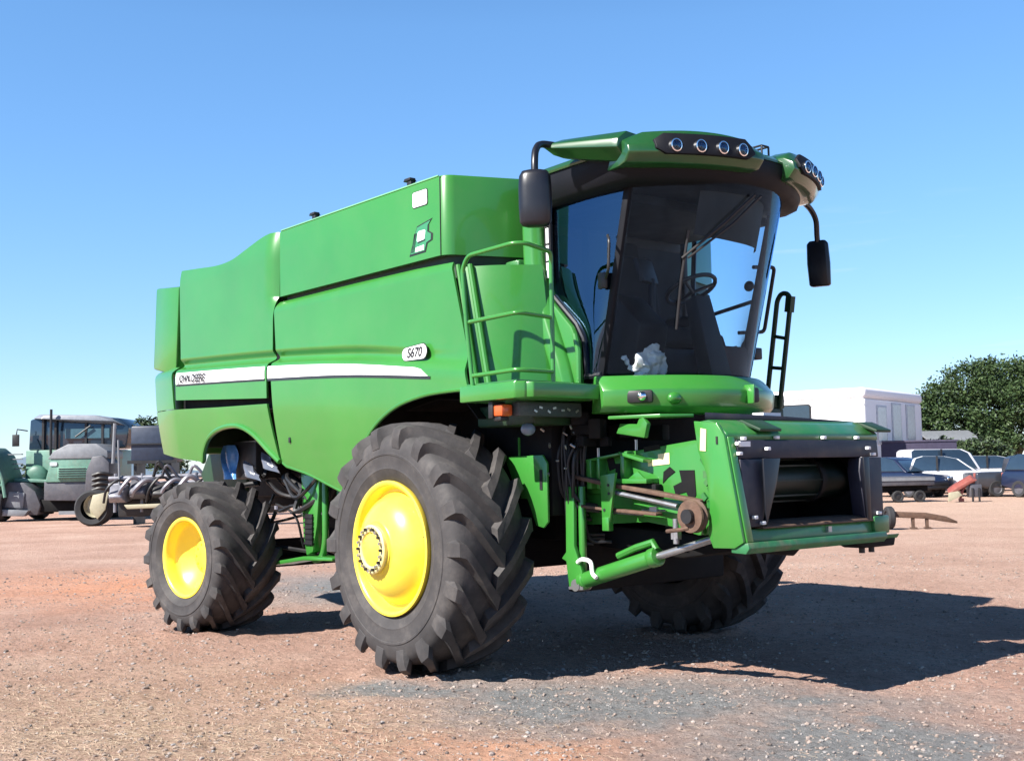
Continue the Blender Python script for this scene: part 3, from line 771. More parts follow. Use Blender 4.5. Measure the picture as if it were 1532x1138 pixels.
# under-body clutter in the rear arch: hoses, cylinders, tank
for k in range(16):
    x0 = rng.uniform(-4.0,-2.4); z0 = rng.uniform(1.15,1.85); y0 = rng.uniform(-1.25,-.9); cl = MB()
    cl.tube(smoothpath([(x0,y0,z0),(x0+rng.uniform(-.2,.5),y0-.05,z0+rng.uniform(-.3,.1)),(x0+rng.uniform(.1,.9),y0+.05,z0+rng.uniform(-.5,.15))],5), rng.uniform(.012,.028), 6)
    cl.build('hydraulic_hose', BLACK, combine)
cl = MB(); cl.cyl((-3.1,-1.0,1.5),(-2.5,-1.0,1.3),.07,12); cl.build('steering_cylinder', BLACK, combine)
cl = MB(); cl.box(-3.9,-3.4,-1.2,-.8,1.5,1.9); cl.build('valve_block', BLACK, combine, .02)
for x, y, z in ((-3.55,-1.22,1.62),(-3.2,-1.2,1.70)):
    w = MB(); w.grid(lambda u, v: (x+.36*u+.03*math.sin(v*4), y-.03*math.sin(u*6+v*3)-.02, z-.12*u+.15*(v-.5)*(1-.5*u)), 20, 10)
    w.build('plastic_wrap', plain('clear_wrap', (.10,.11,.14), .12, var=.3, bump=.8, bscale=9), combine, solid=.004)

# feeder house: tapered box, sheets, belts
fh = MB()
F0 = [(1.0,-.70,1.02),(1.0,-.70,1.62),(1.0,.86,1.62),(1.0,.86,1.02)]
fh.loft([[(1.0,-.68,1.12),(1.0,-.68,1.60),(1.0,.84,1.60),(1.0,.84,1.12)], [(1.7,-.68,1.16),(1.7,-.68,1.665),(1.7,.84,1.665),(1.7,.84,1.16)], [(2.36,-.68,1.08),(2.36,-.68,1.745),(2.36,.84,1.745),(2.36,.84,1.08)]], cap=False)
feeder = fh.build('feeder_house', GREEN, combine, smooth=30)
feeder['label'] = 'feeder house with an open mouth'
sheet = MB(); sheet.prism([(1.10,1.36),(1.10,1.62),(2.20,1.735),(2.45,1.72),(2.42,1.10),(2.26,1.085),(1.62,1.225),(1.62,1.36)], 'y', -.72, -.685)
sheet.build('side_sheet', GREEN, feeder, .005)
low = MB(); low.prism([(1.60,1.22),(1.62,1.36),(2.30,1.30),(2.28,1.09),(2.24,1.085)], 'y', -.745, -.715); low.build('guard_plate', GREEN, feeder, .004)
rib = MB()
for x, z0, z1, w in ((1.19,1.40,1.62,.05),(1.30,1.40,1.63,.03),(1.55,1.40,1.66,.04)): rib.box(x, x+w, -.80, -.715, z0, z1)
rib.beam((1.10,-.76,1.60),(1.62,-.76,1.665),.07,.02); rib.beam((1.55,-.77,1.66),(1.80,-.77,1.60),.09,.025)
rib.build('sheet_rib', GREEN, feeder, .004)
for x, z, w, h, a in ((1.80,1.69,.16,.035,.12),(1.38,1.59,.07,.10,.3),(1.45,1.53,.05,.11,0)):
    patches = MB(); patches.obox((x,-.722,z),(w,.006,h),(0,-a,0)); patches.build('sheet_black_patch', SHADE, feeder)  # thin black patches laid on the side sheet
patches = MB(); patches.prism([(1.91,1.52),(1.97,1.555),(2.02,1.52),(1.95,1.48),(1.90,1.44)], 'y', -.726, -.719); patches.build('sheet_black_patch', SHADE, feeder)
patches = MB(); patches.prism([(2.06,1.53),(2.20,1.53),(2.21,1.36),(2.16,1.30),(2.12,1.38),(2.02,1.36),(2.00,1.42),(2.08,1.45)], 'y', -.726, -.719)
patches.build('sheet_black_patch', SHADE, feeder)
d1 = decal([(1.76,1.56),(1.97,1.575),(1.97,1.655),(1.86,1.645),(1.86,1.61),(1.76,1.60)], CREAM, 'warning_decal', .721, feeder)
for x, z in ((1.26,1.63),(1.66,1.68)):
    pins = MB(); pins.cyl((x,-.74,z),(x,-.74,z+.075),.010,8); pins.build('grease_pin', STEEL, feeder)
# belts run from the rear sheave to the front pulley
bl = MB()
rp, fpz = Vector((1.03,-.79,1.40)), Vector((2.36,-.80,1.22))
def belt(pts, w, t):
    m = MB(); pts = [Vector(p) for p in pts]
    m.loft([[p+Vector((0,-w/2,t/2)), p+Vector((0,w/2,t/2)), p+Vector((0,w/2,-t/2)), p+Vector((0,-w/2,-t/2))] for p in pts]); return m
belt([(1.02,-.82,1.505),(1.45,-.82,1.435),(1.85,-.82,1.385),(2.36,-.82,1.315)], .07, .03).build('drive_belt', RUST, feeder, .005)
belt([(1.02,-.82,1.285),(1.4,-.82,1.255),(1.75,-.82,1.235),(1.95,-.82,1.225)], .07, .022).build('drive_belt', RUST, feeder, .005)
sv = MB(); sv.lathe([(.10,-.04),(.105,-.03),(.09,0),(.105,.03),(.10,.04),(.02,.04)], (1.02,-.82,1.395), n=36); sv.build('sheave', RUST, feeder)
rod = MB(); rod.tube([(1.48,-.85,1.385),(2.15,-.85,1.285)], .017, 8); rod.tube([(1.5,-.83,1.235),(1.80,-.83,1.225)], .014, 8); rod.build('tension_rod', STEEL, feeder)
br = MB(); br.prism([(1.45,1.18),(1.53,1.16),(1.60,1.52),(1.44,1.50)], 'y', -.90, -.875); br.prism([(1.46,1.10),(1.53,1.10),(1.53,1.20),(1.46,1.20)], 'y', -.91, -.86)
br.box(1.60,1.86,-.85,-.72,1.44,1.475); br.prism([(1.62,1.47),(1.72,1.53),(1.80,1.47)], 'y', -.80, -.78); br.build('belt_bracket', GREEN, feeder, .006)
hl2 = MB()
for x, z in ((1.545,1.43),(1.55,1.37),(1.50,1.25)): hl2.cyl((x-.02,-.903,z),(x-.02,-.898,z),.012,8)
hl2.build('bolt_hole', BLACK, feeder)
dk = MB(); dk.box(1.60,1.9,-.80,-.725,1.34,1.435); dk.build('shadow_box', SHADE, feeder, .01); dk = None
hk = MB(); hk.cyl((2.13,-.85,1.20),(2.13,-.85,1.03),.022,10); hk.box(2.10,2.16,-.87,-.83,1.06,1.12); hk.build('spring_pin', STEEL, feeder)
bt2 = MB(); bt2.box(1.80,1.87,-.765,-.74,1.235,1.275); bt2.cyl((1.72,-.757,1.25),(1.95,-.757,1.25),.007,6); bt2.build('latch_pin', STEEL, feeder)
pu = MB(); pu.lathe([(.03,-.038),(.108,-.034),(.112,-.02),(.085,.0),(.112,.02),(.108,.034),(.02,.038)], (2.36,-.93,1.225), n=40); puo = pu.build('pulley', RUST, feeder, smooth=35)
pu = MB(); pu.cyl((2.36,-1.0,1.225),(2.36,-.92,1.225),.048,24); pu.build('pulley_hub', BLACK, puo)
pu = MB(); pu.tube([(2.14,-.95,1.12),(2.28,-.96,1.135),(2.35,-.96,1.15)], .014, 8); pu.build('guard_bar', RUST, feeder)
# face frame
ff = MB()
ff.prism([(2.34,1.86),(2.54,1.84),(2.60,1.755),(2.735,1.06),(2.66,1.02),(2.48,1.015),(2.44,1.10),(2.46,1.30),(2.44,1.50),(2.37,1.66)], 'y', -.875, -.845)
ff.box(2.50,2.60,-.86,-.80,1.08,1.72)
ffo = ff.build('face_flange', GREEN, feeder, .006)
ef = MB(); ef.prism([(2.55,1.75),(2.61,1.745),(2.745,1.06),(2.69,1.05)], 'y', -.845, -.78); ef.build('flange_edge', GREEN, ffo, .006)
dd = MB(); dd.prism([(2.395,1.66),(2.445,1.655),(2.455,1.80),(2.405,1.81)], 'y', -.881, -.876); dd.build('blank_decal', CREAM, ffo)
dd = MB(); dd.box(2.535,2.55,-.881,-.87,1.70,1.75); dd.build('flange_slot', BLACK, ffo)
rt = MB()
pts = [(2.38,1.70),(2.36,1.60),(2.40,1.50),(2.42,1.40),(2.44,1.32)]
rt.tube([(x+.02*(-1)**i,-.80,z) for i, (x, z) in enumerate(pts)], .016, 6)
for i in range(7): rt.obox((2.40+.035*math.sin(i*2.1), -.80-.02*(i % 2), 1.60-.05*i),(.05,.02,.035),(0,i*.8,0))
rt.build('latch_linkage', GREEN_D, feeder)
for x, z in ((2.41,1.585),(2.43,1.575),(2.455,1.43)):
    k = MB(); k.ball((x,-.83,z), .026, (1,.6,.8)); k.build('latch_nut', STEEL, feeder)
# top beam, navy rubber mouth, lower lip
tb = MB()
tb.prism([(2.34,1.74),(2.34,1.855),(2.44,1.865),(2.52,1.84),(2.60,1.77),(2.60,1.72)], 'y', -.845, .88); tb.build('top_beam', GREEN_D, feeder, .012)
for y0, y1 in ((-.57,-.34),(.78,.97)):
    k = MB(); k.prism([(2.40,1.86),(2.50,1.865),(2.66,1.80),(2.655,1.78),(2.49,1.835),(2.40,1.835)], 'y', y0, y1); k.build('top_hook', GREEN_U, feeder, .006)
mo_ = MB()
def navy_panel(poly, x0, x1, x2, x3):
    """poly in (y,z); x varies linearly with z from bottom (x0) to top (x2)"""
    zs = [p[1] for p in poly]; za, zb = 1.12, 1.74
    f = lambda z, a, b: a+(b-a)*(z-za)/(zb-za)
    r1 = [(f(z, x0, x2), y, z) for y, z in poly]; r2 = [(f(z, x1, x3), y, z) for y, z in poly]
    mo_.loft([r1, r2])
navy_panel([(-.775,1.60),(.83,1.60),(.83,1.725),(-.775,1.725)], 2.56, 2.665, 2.53, 2.625)
navy_panel([(-.775,1.15),(-.60,1.15),(-.50,1.42),(-.46,1.598),(-.775,1.598)], 2.57, 2.68, 2.53, 2.64)
navy_panel([(.57,1.15),(.80,1.15),(.84,1.598),(.58,1.598),(.55,1.5)], 2.57, 2.68, 2.53, 2.64)
mo_.build('mouth_seal', NAVY, feeder, .008)
fl_ = MB(); fl_.prism([(-.60,1.60),(-.42,1.60),(-.47,1.42),(-.585,1.15)], 'x', 2.685, 2.70); fl_.build('seal_flap', PLAST, feeder, .003); fl_ = MB(); fl_.prism([(.54,1.60),(.61,1.60),(.61,1.15),(.57,1.15)], 'x', 2.685, 2.70); fl_.build('seal_flap', PLAST, feeder, .003)
for y, z, x in ((-.70,1.735,2.62),(-.35,1.742,2.62),(.18,1.742,2.62),(.58,1.742,2.62),(-.50,1.665,2.66),(.66,1.665,2.66),(-.70,1.215,2.695),(-.62,1.175,2.695),(-.78,1.70,2.64),(-.78,1.635,2.65),(.72,1.62,2.66),(.72,1.19,2.69)):
    k = MB(); k.obox((x,y,z),(.03,.035,.022)); k.build('clip_bolt', WHITE, feeder, .004)
k = MB(); k.box(2.63,2.645,-.765,-.66,1.68,1.715); k.build('blank_decal', WHITE, feeder)
k = MB(); k.obox((2.28,-.02,1.895),(.10,.20,.07)); k.build('blank_decal', WHITE, feeder)
sp_ = MB(); sp_.loft([[(2.2,-.6,1.88),(2.2,.9,1.86),(2.2,.9,1.88),(2.2,-.6,1.93)],[(2.42,.0,1.865),(2.42,.85,1.865),(2.42,.85,1.87),(2.42,.0,1.90)]]); sp_.build('top_seal', NAVY, feeder, .006)
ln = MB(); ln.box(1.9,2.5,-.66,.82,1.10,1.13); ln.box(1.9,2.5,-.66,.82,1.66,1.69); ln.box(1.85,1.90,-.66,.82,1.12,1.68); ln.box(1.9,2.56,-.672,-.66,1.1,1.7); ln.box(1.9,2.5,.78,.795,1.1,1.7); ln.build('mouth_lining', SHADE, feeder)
dr = MB(); dr.cyl((2.28,-.64,1.44),(2.28,.80,1.44),.145,32)
for k in range(8):
    a = 2*math.pi*k/8; dr.beam((2.28+.15*math.cos(a),-.35,1.44+.15*math.sin(a)),(2.28+.15*math.cos(a),.45,1.44+.15*math.sin(a)),.02,.012)
dr.build('intake_drum', plain('drum_green', (.004,.013,.008), .45, var=.3, dirt=(.02,.016,.01), dirt_amt=.7), feeder, smooth=40)
for y0, y1 in ((-.42,-.37),(.40,.45)):
    k = MB(); k.cyl((2.28,y0,1.44),(2.28,y1,1.44),.165,24); k.build('drum_flange', BLACK, feeder)
lp = MB(); lp.prism([(2.40,1.175),(2.62,1.175),(2.70,1.15),(2.70,1.135),(2.40,1.14)], 'y', -.62, .64); lp.build('mouth_sill', RUST, feeder, .005)
lp = MB(); lp.prism([(2.40,1.135),(2.66,1.135),(2.675,1.03),(2.40,1.03)], 'y', -.80, .66); lp.prism([(2.55,1.135),(2.69,1.17),(2.69,1.04),(2.55,1.03)], 'y', .66, .85); lp.build('lower_beam', GREEN_D, feeder, .01)
lp = MB(); lp.prism([(2.62,1.035),(2.76,1.06),(2.77,1.02),(2.74,.985),(2.62,.99)], 'y', -.86, .70); lp.prism([(2.60,1.02),(2.72,1.03),(2.70,1.0),(2.60,.99)], 'y', .70, .93); lp.build('lower_lip', plain('scuffed_green', (.03,.16,.06), .45, var=.3, scale=9, dirt=(.22,.16,.12), dirt_amt=.9), feeder, .006)
k = MB(); k.box(2.665,2.69,.10,.14,1.08,1.12); k.build('latch_pin', STEEL, feeder)
k = MB(); k.prism([(.40,1.0),(.56,.94),(.95,.94),(.97,1.0)], 'x', 2.48, 2.66); k.build('lower_skid', SHADE, feeder, .01); k = MB(); k.prism([(-.75,.99),(-.2,.93),(-.1,.99)], 'x', 2.5, 2.62); k.build('lower_skid', SHADE, feeder, .01)
st_ = MB()
for y in (.62,.74): st_.cyl((2.6,y,.90),(2.6,y,.98),.022,8)
st_.build('hanging_bolt', BLACK, feeder)
un = MB(); un.prism([(1.0,1.12),(2.45,1.06),(2.45,.98),(1.9,.90),(1.0,.95)], 'y', -.55, .75); un.build('feeder_underside', SHADE, feeder, .02)
# lift cylinder, arm, pivot
cy = MB(); cy.cyl((1.17,-.86,.715),(1.90,-.82,.925),.060,24); cy.cyl((1.86,-.82,.915),(1.93,-.82,.935),.070,24); cy.cyl((1.20,-.858,.722),(1.23,-.857,.731),.066,24); cyo = cy.build('lift_cylinder', GREEN, combine, .008)
cy = MB(); cy.tube([(1.55,-.84,.92),(1.72,-.83,.985),(1.88,-.82,1.03),(1.91,-.82,.98)], .026, 8); cy.build('oil_pipe', GREEN, cyo)
cy = MB(); cy.cyl((1.9,-.82,.925),(2.42,-.80,1.07),.026,14); cy.build('piston_rod', STEEL, cyo)
wh_ = MB(); wh_.tube(smoothpath([(1.18,-.90,.86),(1.25,-.92,.885),(1.34,-.92,.87),(1.36,-.92,.79),(1.40,-.92,.76)],5), .016, 8); wh_.build('white_hose', WHITE, combine)
ar = MB(); ar.prism([(1.06,1.42),(1.15,1.42),(1.14,.98),(1.22,.80),(1.235,.66),(1.08,.655),(1.06,.78),(1.05,.86),(1.00,.88),(1.05,.93)], 'y', -.90, -.865); ar.tube([(1.165,-.83,1.42),(1.165,-.83,.70)], .030, 10)
ar.build('lift_arm', GREEN, combine, .006)
k = MB(); k.cyl((1.16,-.915,.69),(1.16,-.78,.69),.045,14); k.prism([(1.08,.655),(1.235,.66),(1.23,.70),(1.08,.675)], 'y', -.906, -.90); k.build('pivot_pin', STEEL, combine)
# bright shield plate beside the tyre
sp2 = MB(); sp2.prism([(.53,1.655),(.985,1.66),(1.035,1.60),(1.035,1.16),(.985,1.115),(.90,1.13),(.80,1.33),(.70,1.33)], 'y', -1.06, -1.04); spo = sp2.build('tyre_shield', GREEN, combine, .004)
k = MB(); k.box(.955,.985,-1.066,-1.05,1.40,1.55); k.build('shield_slot', BLACK, spo)
k = MB(); k.box(.70,.712,-1.058,-1.045,1.65,1.80); k.build('shield_stay', GREEN, spo)
# dark works between platform and axle
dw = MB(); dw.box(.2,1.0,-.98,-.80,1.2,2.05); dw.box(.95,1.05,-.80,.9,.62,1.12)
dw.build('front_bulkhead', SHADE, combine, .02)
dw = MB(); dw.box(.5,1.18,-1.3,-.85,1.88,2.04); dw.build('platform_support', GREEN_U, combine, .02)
for k_ in range(11):
    x0 = .99 + .018*k_; z0 = rng.uniform(1.75,1.95); y0 = -.86 + rng.uniform(-.06,.10); z1 = rng.uniform(1.0,1.45); dm = MB()
    dm.tube(smoothpath([(x0,y0+.1,z0),(x0+.02,y0-.02,z0-.08),(x0+rng.uniform(-.03,.05),y0-.04,(z0+z1)/2),(x0+rng.uniform(-.02,.06),y0,z1),(x0+.08,y0+.15,z1-.05)],6), rng.uniform(.009,.015), 8)
    dm.build('hydraulic_hose', BLACK, combine)
for k_ in range(12):
    dm = MB(); dm.obox((rng.uniform(1.1,1.6),rng.uniform(-.9,-.3),rng.uniform(1.72,2.0)),(rng.uniform(.05,.2),rng.uniform(.05,.2),rng.uniform(.05,.15)),(0,0,rng.uniform(0,1)))
    dm.build('valve_block', SHADE, combine, .006)
for k_ in range(13):
    c = (rng.uniform(.95,1.5), rng.uniform(-1.06,-.98), rng.uniform(1.45,1.98)); ft = MB()
    ft.cyl(c, (c[0]+rng.uniform(-.03,.03), c[1]-.02, c[2]+rng.uniform(.0,.03)), rng.uniform(.005,.010), 8); ft.build('hose_fitting', STEEL, combine)
bx_ = MB(); bx_.box(1.24,1.33,-1.56,-.96,1.93,2.035); bo_ = bx_.build('control_box', plain('slate_grey', (.03,.042,.048), .5, var=.3, dirt=(.3,.3,.28), dirt_amt=.2), combine, .012)
for i in range(7):
    k = MB(); k.obox((1.335,-1.42+.065*i+rng.uniform(-.02,.02),1.985+rng.uniform(-.02,.02)),(.006,.03,.014),(rng.uniform(-.6,.6),0,0)); k.build('box_marking', STEEL, bo_)
am = MB(); am.obox((1.22,-1.62,1.975),(.10,.10,.085)); amo = am.build('marker_lamp', AMBER, combine, .014); 
k = MB(); k.obox((1.20,-1.62,1.915),(.08,.08,.03)); k.obox((1.15,-1.62,1.98),(.05,.12,.12)); k.build('lamp_base', BLACK, amo, .006)
hw = MB(); hw.ball((1.16,-1.34,1.845), .062, (.7,1,.75), 16); hw.build('round_lamp', plain('smoky_lamp', (.16,.20,.26), .12, var=.1), combine)
gp = MB(); gp.prism([(1.62,1.80),(1.90,1.76),(1.93,1.86),(1.87,1.93),(1.83,1.86),(1.66,1.87)], 'y', -.90, -.86); gp.build('green_bracket', GREEN, combine, .006)
# grey inner mudguard above the front tyre
mg = MB(); mg.loft([[(-.35,y,2.06),(.1,y,2.13),(.45,y,2.10),(.62,y,1.95)] for y in (-1.38,-.8)], closed=False); mg.build('mudguard', SHADE, combine, solid=.01)
# blue plastic sheet hanging in the rear wheel arch
bp_ = MB(); bp_.grid(lambda u, v: (-4.02+.30*u+.04*math.sin(v*6+u*3)-.05*v, -1.25-.03*math.sin(u*9+v*4), 1.50+.36*v), 16, 16)
tag(bp_.build('plastic_sheet', BLUEP, None, solid=.004), 'crumpled blue plastic sheet hanging above the small rear wheel', 'plastic sheet')
# ------------------------------------------------------------------ ground
def gz(x, y):
    p = Vector((x, y, 0)); d = math.hypot(x-2, y+1)
    a = max(0, 1-d/60)
    rut = 0
    if d < 9:
        for tx, ty in ((0,-1.45),(-3.55,-1.6),(0,1.6),(-3.55,1.75)):
            r = math.hypot((x-tx)/.34, (y-ty)/.46); rut += .030*math.exp(-((r-1.15)/.25)**2)*(1+.8*noise.noise(p*5))
    return rut + a*(.022*noise.noise(p*.35) + .012*noise.noise(p*1.3+Vector((3,1,0))) + .006*noise.noise(p*4.0)) - .012*a + (max(0,1-d/16)*(.012*noise.noise(p*7.0)+.013*noise.noise(p*15.0)) if d < 16 else 0)
def spread(c, lo, hi, step, g):
    out = []; x = 0
    while x < hi: out.append(c+x); x += step; step *= (1.0 if x < 7.5 else g)
    neg = []; x = 0; s0 = out[1]-out[0]
    while x < lo: x += s0; neg.append(c-x); s0 *= (1.0 if x < 7 else g)
    return list(reversed(neg)) + out
xs = spread(1.0, 4000, 4000, .042, 1.09); ys = spread(-1.0, 4000, 4000, .042, 1.09)
gm = MB(); gm.grid(lambda u, v: (lambda x, y: (x, y, gz(x, y)))(xs[round(u*(len(xs)-1))], ys[round(v*(len(ys)-1))]), len(xs), len(ys))
def ground_mat():
    m, nt, p = new_mat('reddish_gravel_yard'); L = nt.links
    geo = nt.nodes.new('ShaderNodeNewGeometry'); pos = geo.outputs['Position']
    def nz(scale, det=6.0, rough=.6, off=(0,0,0)):
        mp = nd(nt, 'ShaderNodeMapping'); mp.inputs['Location'].default_value = off; L.new(pos, mp.inputs[0])
        n = nd(nt, 'ShaderNodeTexNoise', Scale=scale, Detail=det, Roughness=rough); L.new(mp.outputs[0], n.inputs[0]); return n.outputs[0]
    warp = nd(nt, 'ShaderNodeTexNoise', Scale=.9, Detail=6.0, Roughness=.65); L.new(pos, warp.inputs[0])
    wv = nd(nt, 'ShaderNodeVectorMath', _operation='SUBTRACT'); L.new(warp.outputs[1], wv.inputs[0]); wv.inputs[1].default_value = (.5,.5,.5)
    wp = nd(nt, 'ShaderNodeVectorMath', _operation='MULTIPLY_ADD'); L.new(wv.outputs[0], wp.inputs[0]); wp.inputs[1].default_value = (2.2,2.2,0); L.new(pos, wp.inputs[2])
    def blob(cx, cy, rx, ry, soft=.5, rot=0):
        mp = nd(nt, 'ShaderNodeMapping'); mp.vector_type = 'TEXTURE'; mp.inputs['Location'].default_value = (cx,cy,0); mp.inputs['Rotation'].default_value = (0,0,rot); mp.inputs['Scale'].default_value = (rx,ry,1e6)
        L.new(wp.outputs[0], mp.inputs[0])
        ln_ = nd(nt, 'ShaderNodeVectorMath', _operation='LENGTH'); L.new(mp.outputs[0], ln_.inputs[0])
        r = ramp(nt, [(max(0,1-soft)/2, (1,1,1)), (min(1,(1+soft)/2), (0,0,0))]); 
        h = nd(nt, 'ShaderNodeMath', _operation='MULTIPLY'); L.new(ln_.outputs[1], h.inputs[0]); h.inputs[1].default_value = .5; L.new(h.outputs[0], r.inputs[0]); return r.outputs[0]
    def mx(a, b, op='MAXIMUM'):
        n = nd(nt, 'ShaderNodeMath', _operation=op); L.new(a, n.inputs[0]); L.new(b, n.inputs[1]); return n.outputs[0]
    a = ramp(nt, [(.25,(.33,.19,.145)),(.5,(.48,.305,.24)),(.75,(.60,.43,.35))], nz(.45,8,.65)).outputs[0]
    fine = ramp(nt, [(.30,(.32,.30,.30)),(.45,(1,1,1)),(.75,(1.3,1.27,1.25))], nz(30,6,.75)).outputs[0]
    fine2 = ramp(nt, [(.33,(.70,.69,.68)),(.52,(1,1,1)),(.8,(1.12,1.12,1.1))], nz(9,8,.75,(4,2,0))).outputs[0]
    c = a
    org = mx(blob(2.75,-2.45,1.15,.55,.8,R(50)), blob(4.1,-.30,.55,.55,.9)); org = mx(org, blob(-9,-.5,2.2,1.5,1))
    c = mix(nt, mx(org, nz(2,6,.6), 'MULTIPLY'), c, (.78,.30,.13))
    straw = mx(blob(.4,-4.3,2.7,1.7,.9,R(35)), blob(-14,30,18,20,.8))
    c = mix(nt, mx(straw, ramp(nt, [(.3,(.35,.35,.35)),(.6,(.95,.95,.95))], nz(3,8,.7)).outputs[0], 'MULTIPLY'), c, (.52,.37,.28))
    grey = blob(1.85,-1.30,1.25,.85,.5,R(25))
    for q in ((3.7,-.85,1.15,.9,.6,R(45)), (.55,-1.95,.55,.3,.7,R(40)), (-5.9,1.5,2.6,1.2,.7,0), (2.7,-.25,.9,.45,.8,R(40)), (1.2,-1.7,.6,.35,.6,0)): grey = mx(grey, blob(*q))
    gv = ramp(nt, [(.3,(.13,.14,.145)),(.5,(.24,.25,.255)),(.72,(.38,.39,.39))], nz(24,5,.75,(1,7,0))).outputs[0]
    c = mix(nt, mx(grey, ramp(nt, [(.28,(.45,.45,.45)),(.46,(1,1,1))], nz(1.6,7,.7,(9,1,0))).outputs[0], 'MULTIPLY'), c, (.245,.245,.243))
    c = mix(nt, .85, c, fine, 'MULTIPLY'); c = mix(nt, .8, c, fine2, 'MULTIPLY')
    vr = nd(nt, 'ShaderNodeTexVoronoi', Scale=26.0, Randomness=1.0); L.new(pos, vr.inputs[0])
    dark = ramp(nt, [(.0,(.45,.42,.42)),(.12,(1,1,1))], vr.outputs[0]).outputs[0]
    c = mix(nt, .5, c, dark, 'MULTIPLY')
    L.new(c, p.inputs['Base Color']); p.inputs['Roughness'].default_value = .95; p.inputs['Specular IOR Level'].default_value = .12
    b1 = nd(nt, 'ShaderNodeBump', Strength=1.0, Distance=.045); L.new(nz(30,6,.75), b1.inputs['Height'])
    b2 = nd(nt, 'ShaderNodeBump', Strength=.7, Distance=.05); L.new(nz(7,8,.7), b2.inputs['Height']); L.new(b1.outputs[0], b2.inputs['Normal'])
    L.new(b2.outputs[0], p.inputs['Normal']); return m
tag(gm.build('ground', ground_mat(), None, smooth=180, normals=False), kind='structure')

# ---- stones: loose gravel round the machine
def stones():
    m = MB(); bm = m.bm; verts = []; faces = []
    CX, CY = 7.66, -6.8
    base = [(1,0,0),(-1,0,0),(0,1,0),(0,-1,0),(0,0,1),(0,0,-.6),(.6,.6,.55),(-.6,.55,.5),(.55,-.6,.5),(-.6,-.6,.45)]
    hullf = None
    t = bmesh.new(); bmesh.ops.create_icosphere(t, subdivisions=1, radius=1); bv = [v.co.copy() for v in t.verts]; bf = [[v.index for v in f.verts] for f in t.faces]; t.free()
    for i in range(34000):
        d = 5.0 + 16*rng.random()**1.9; a = R(140.6) + rng.uniform(-.50,.50)
        x, y = CX + d*math.cos(a), CY + d*math.sin(a)
        q = noise.noise(Vector((x*.5, y*.5, 3)))
        s = (.0045 + .011*rng.random()**5)*(1+.03*d)
        if rng.random() < .006: s *= 1.9
        if q < -.1 and rng.random() < .6: continue
        rz = rng.uniform(0, 6.28); cz, sz = math.cos(rz), math.sin(rz); sx, sy, sh = s*rng.uniform(.7,1.4), s*rng.uniform(.7,1.3), s*rng.uniform(.45,.85)
        n0 = len(verts); z0 = gz(x, y)+sh*.25
        for b in bv:
            j = rng.uniform(.78,1.15); px, py = b.x*sx*j, b.y*sy*j
            verts.append((x+px*cz-py*sz, y+px*sz+py*cz, z0+b.z*sh*j))
        faces += [[k+n0 for k in f] for f in bf]
    me = bpy.data.meshes.new('gravel'); me.from_pydata(verts, [], faces)
    mt, nt, p = new_mat('loose_stones'); geo = nt.nodes.new('ShaderNodeNewGeometry')
    r = ramp(nt, [(0,(.15,.12,.105)),(.4,(.28,.22,.185)),(.75,(.33,.265,.23)),(.93,(.26,.25,.245)),(1,(.42,.35,.30))], geo.outputs['Random Per Island'])
    nt.links.new(r.outputs[0], p.inputs['Base Color']); p.inputs['Roughness'].default_value = .9; p.inputs['Specular IOR Level'].default_value = .15
    me.materials.append(mt); o = bpy.data.objects.new('gravel', me); COL.objects.link(o); tag(o, kind='stuff')
stones()
def straw():
    verts = []; faces = []
    for i in range(15000):
        u = rng.gauss(0, 1); v = rng.gauss(0, 1)
        x = .55 + u*1.25 - v*.35; y = -4.15 + u*.75 + v*.75
        if noise.noise(Vector((x*1.1, y*1.1, 0))) + .35*rng.random() < -.05: continue
        L = rng.uniform(.03,.10); a = rng.uniform(0, 6.28); el = rng.uniform(.0,.55); w = rng.uniform(.0009,.002)
        dx, dy = math.cos(a), math.sin(a); z = gz(x, y)+.002; n0 = len(verts)
        for t in (0, .5, 1):
            bend = math.sin(el)*L*(t-.55*t*t); px, py = x+dx*L*t*math.cos(el)+.25*L*t*t*-dy*rng.uniform(-1,1), y+dy*L*t*math.cos(el)+.25*L*t*t*dx
            ww = w*(1-.7*t); verts += [(px-dy*ww, py+dx*ww, z+bend), (px+dy*ww, py-dx*ww, z+bend+ww*.6)]
        faces += [[n0,n0+1,n0+3,n0+2],[n0+2,n0+3,n0+5,n0+4]]
    me = bpy.data.meshes.new('dry_grass'); me.from_pydata(verts, [], faces)
    mt, nt, p = new_mat('dry_straw'); geo = nt.nodes.new('ShaderNodeNewGeometry')
    r = ramp(nt, [(0,(.28,.19,.13)),(.5,(.44,.32,.22)),(1,(.56,.44,.32))], geo.outputs['Random Per Island'])
    nt.links.new(r.outputs[0], p.inputs['Base Color']); p.inputs['Roughness'].default_value = .8
    me.materials.append(mt); o = bpy.data.objects.new('dry_grass', me); COL.objects.link(o); tag(o, kind='stuff')
straw()

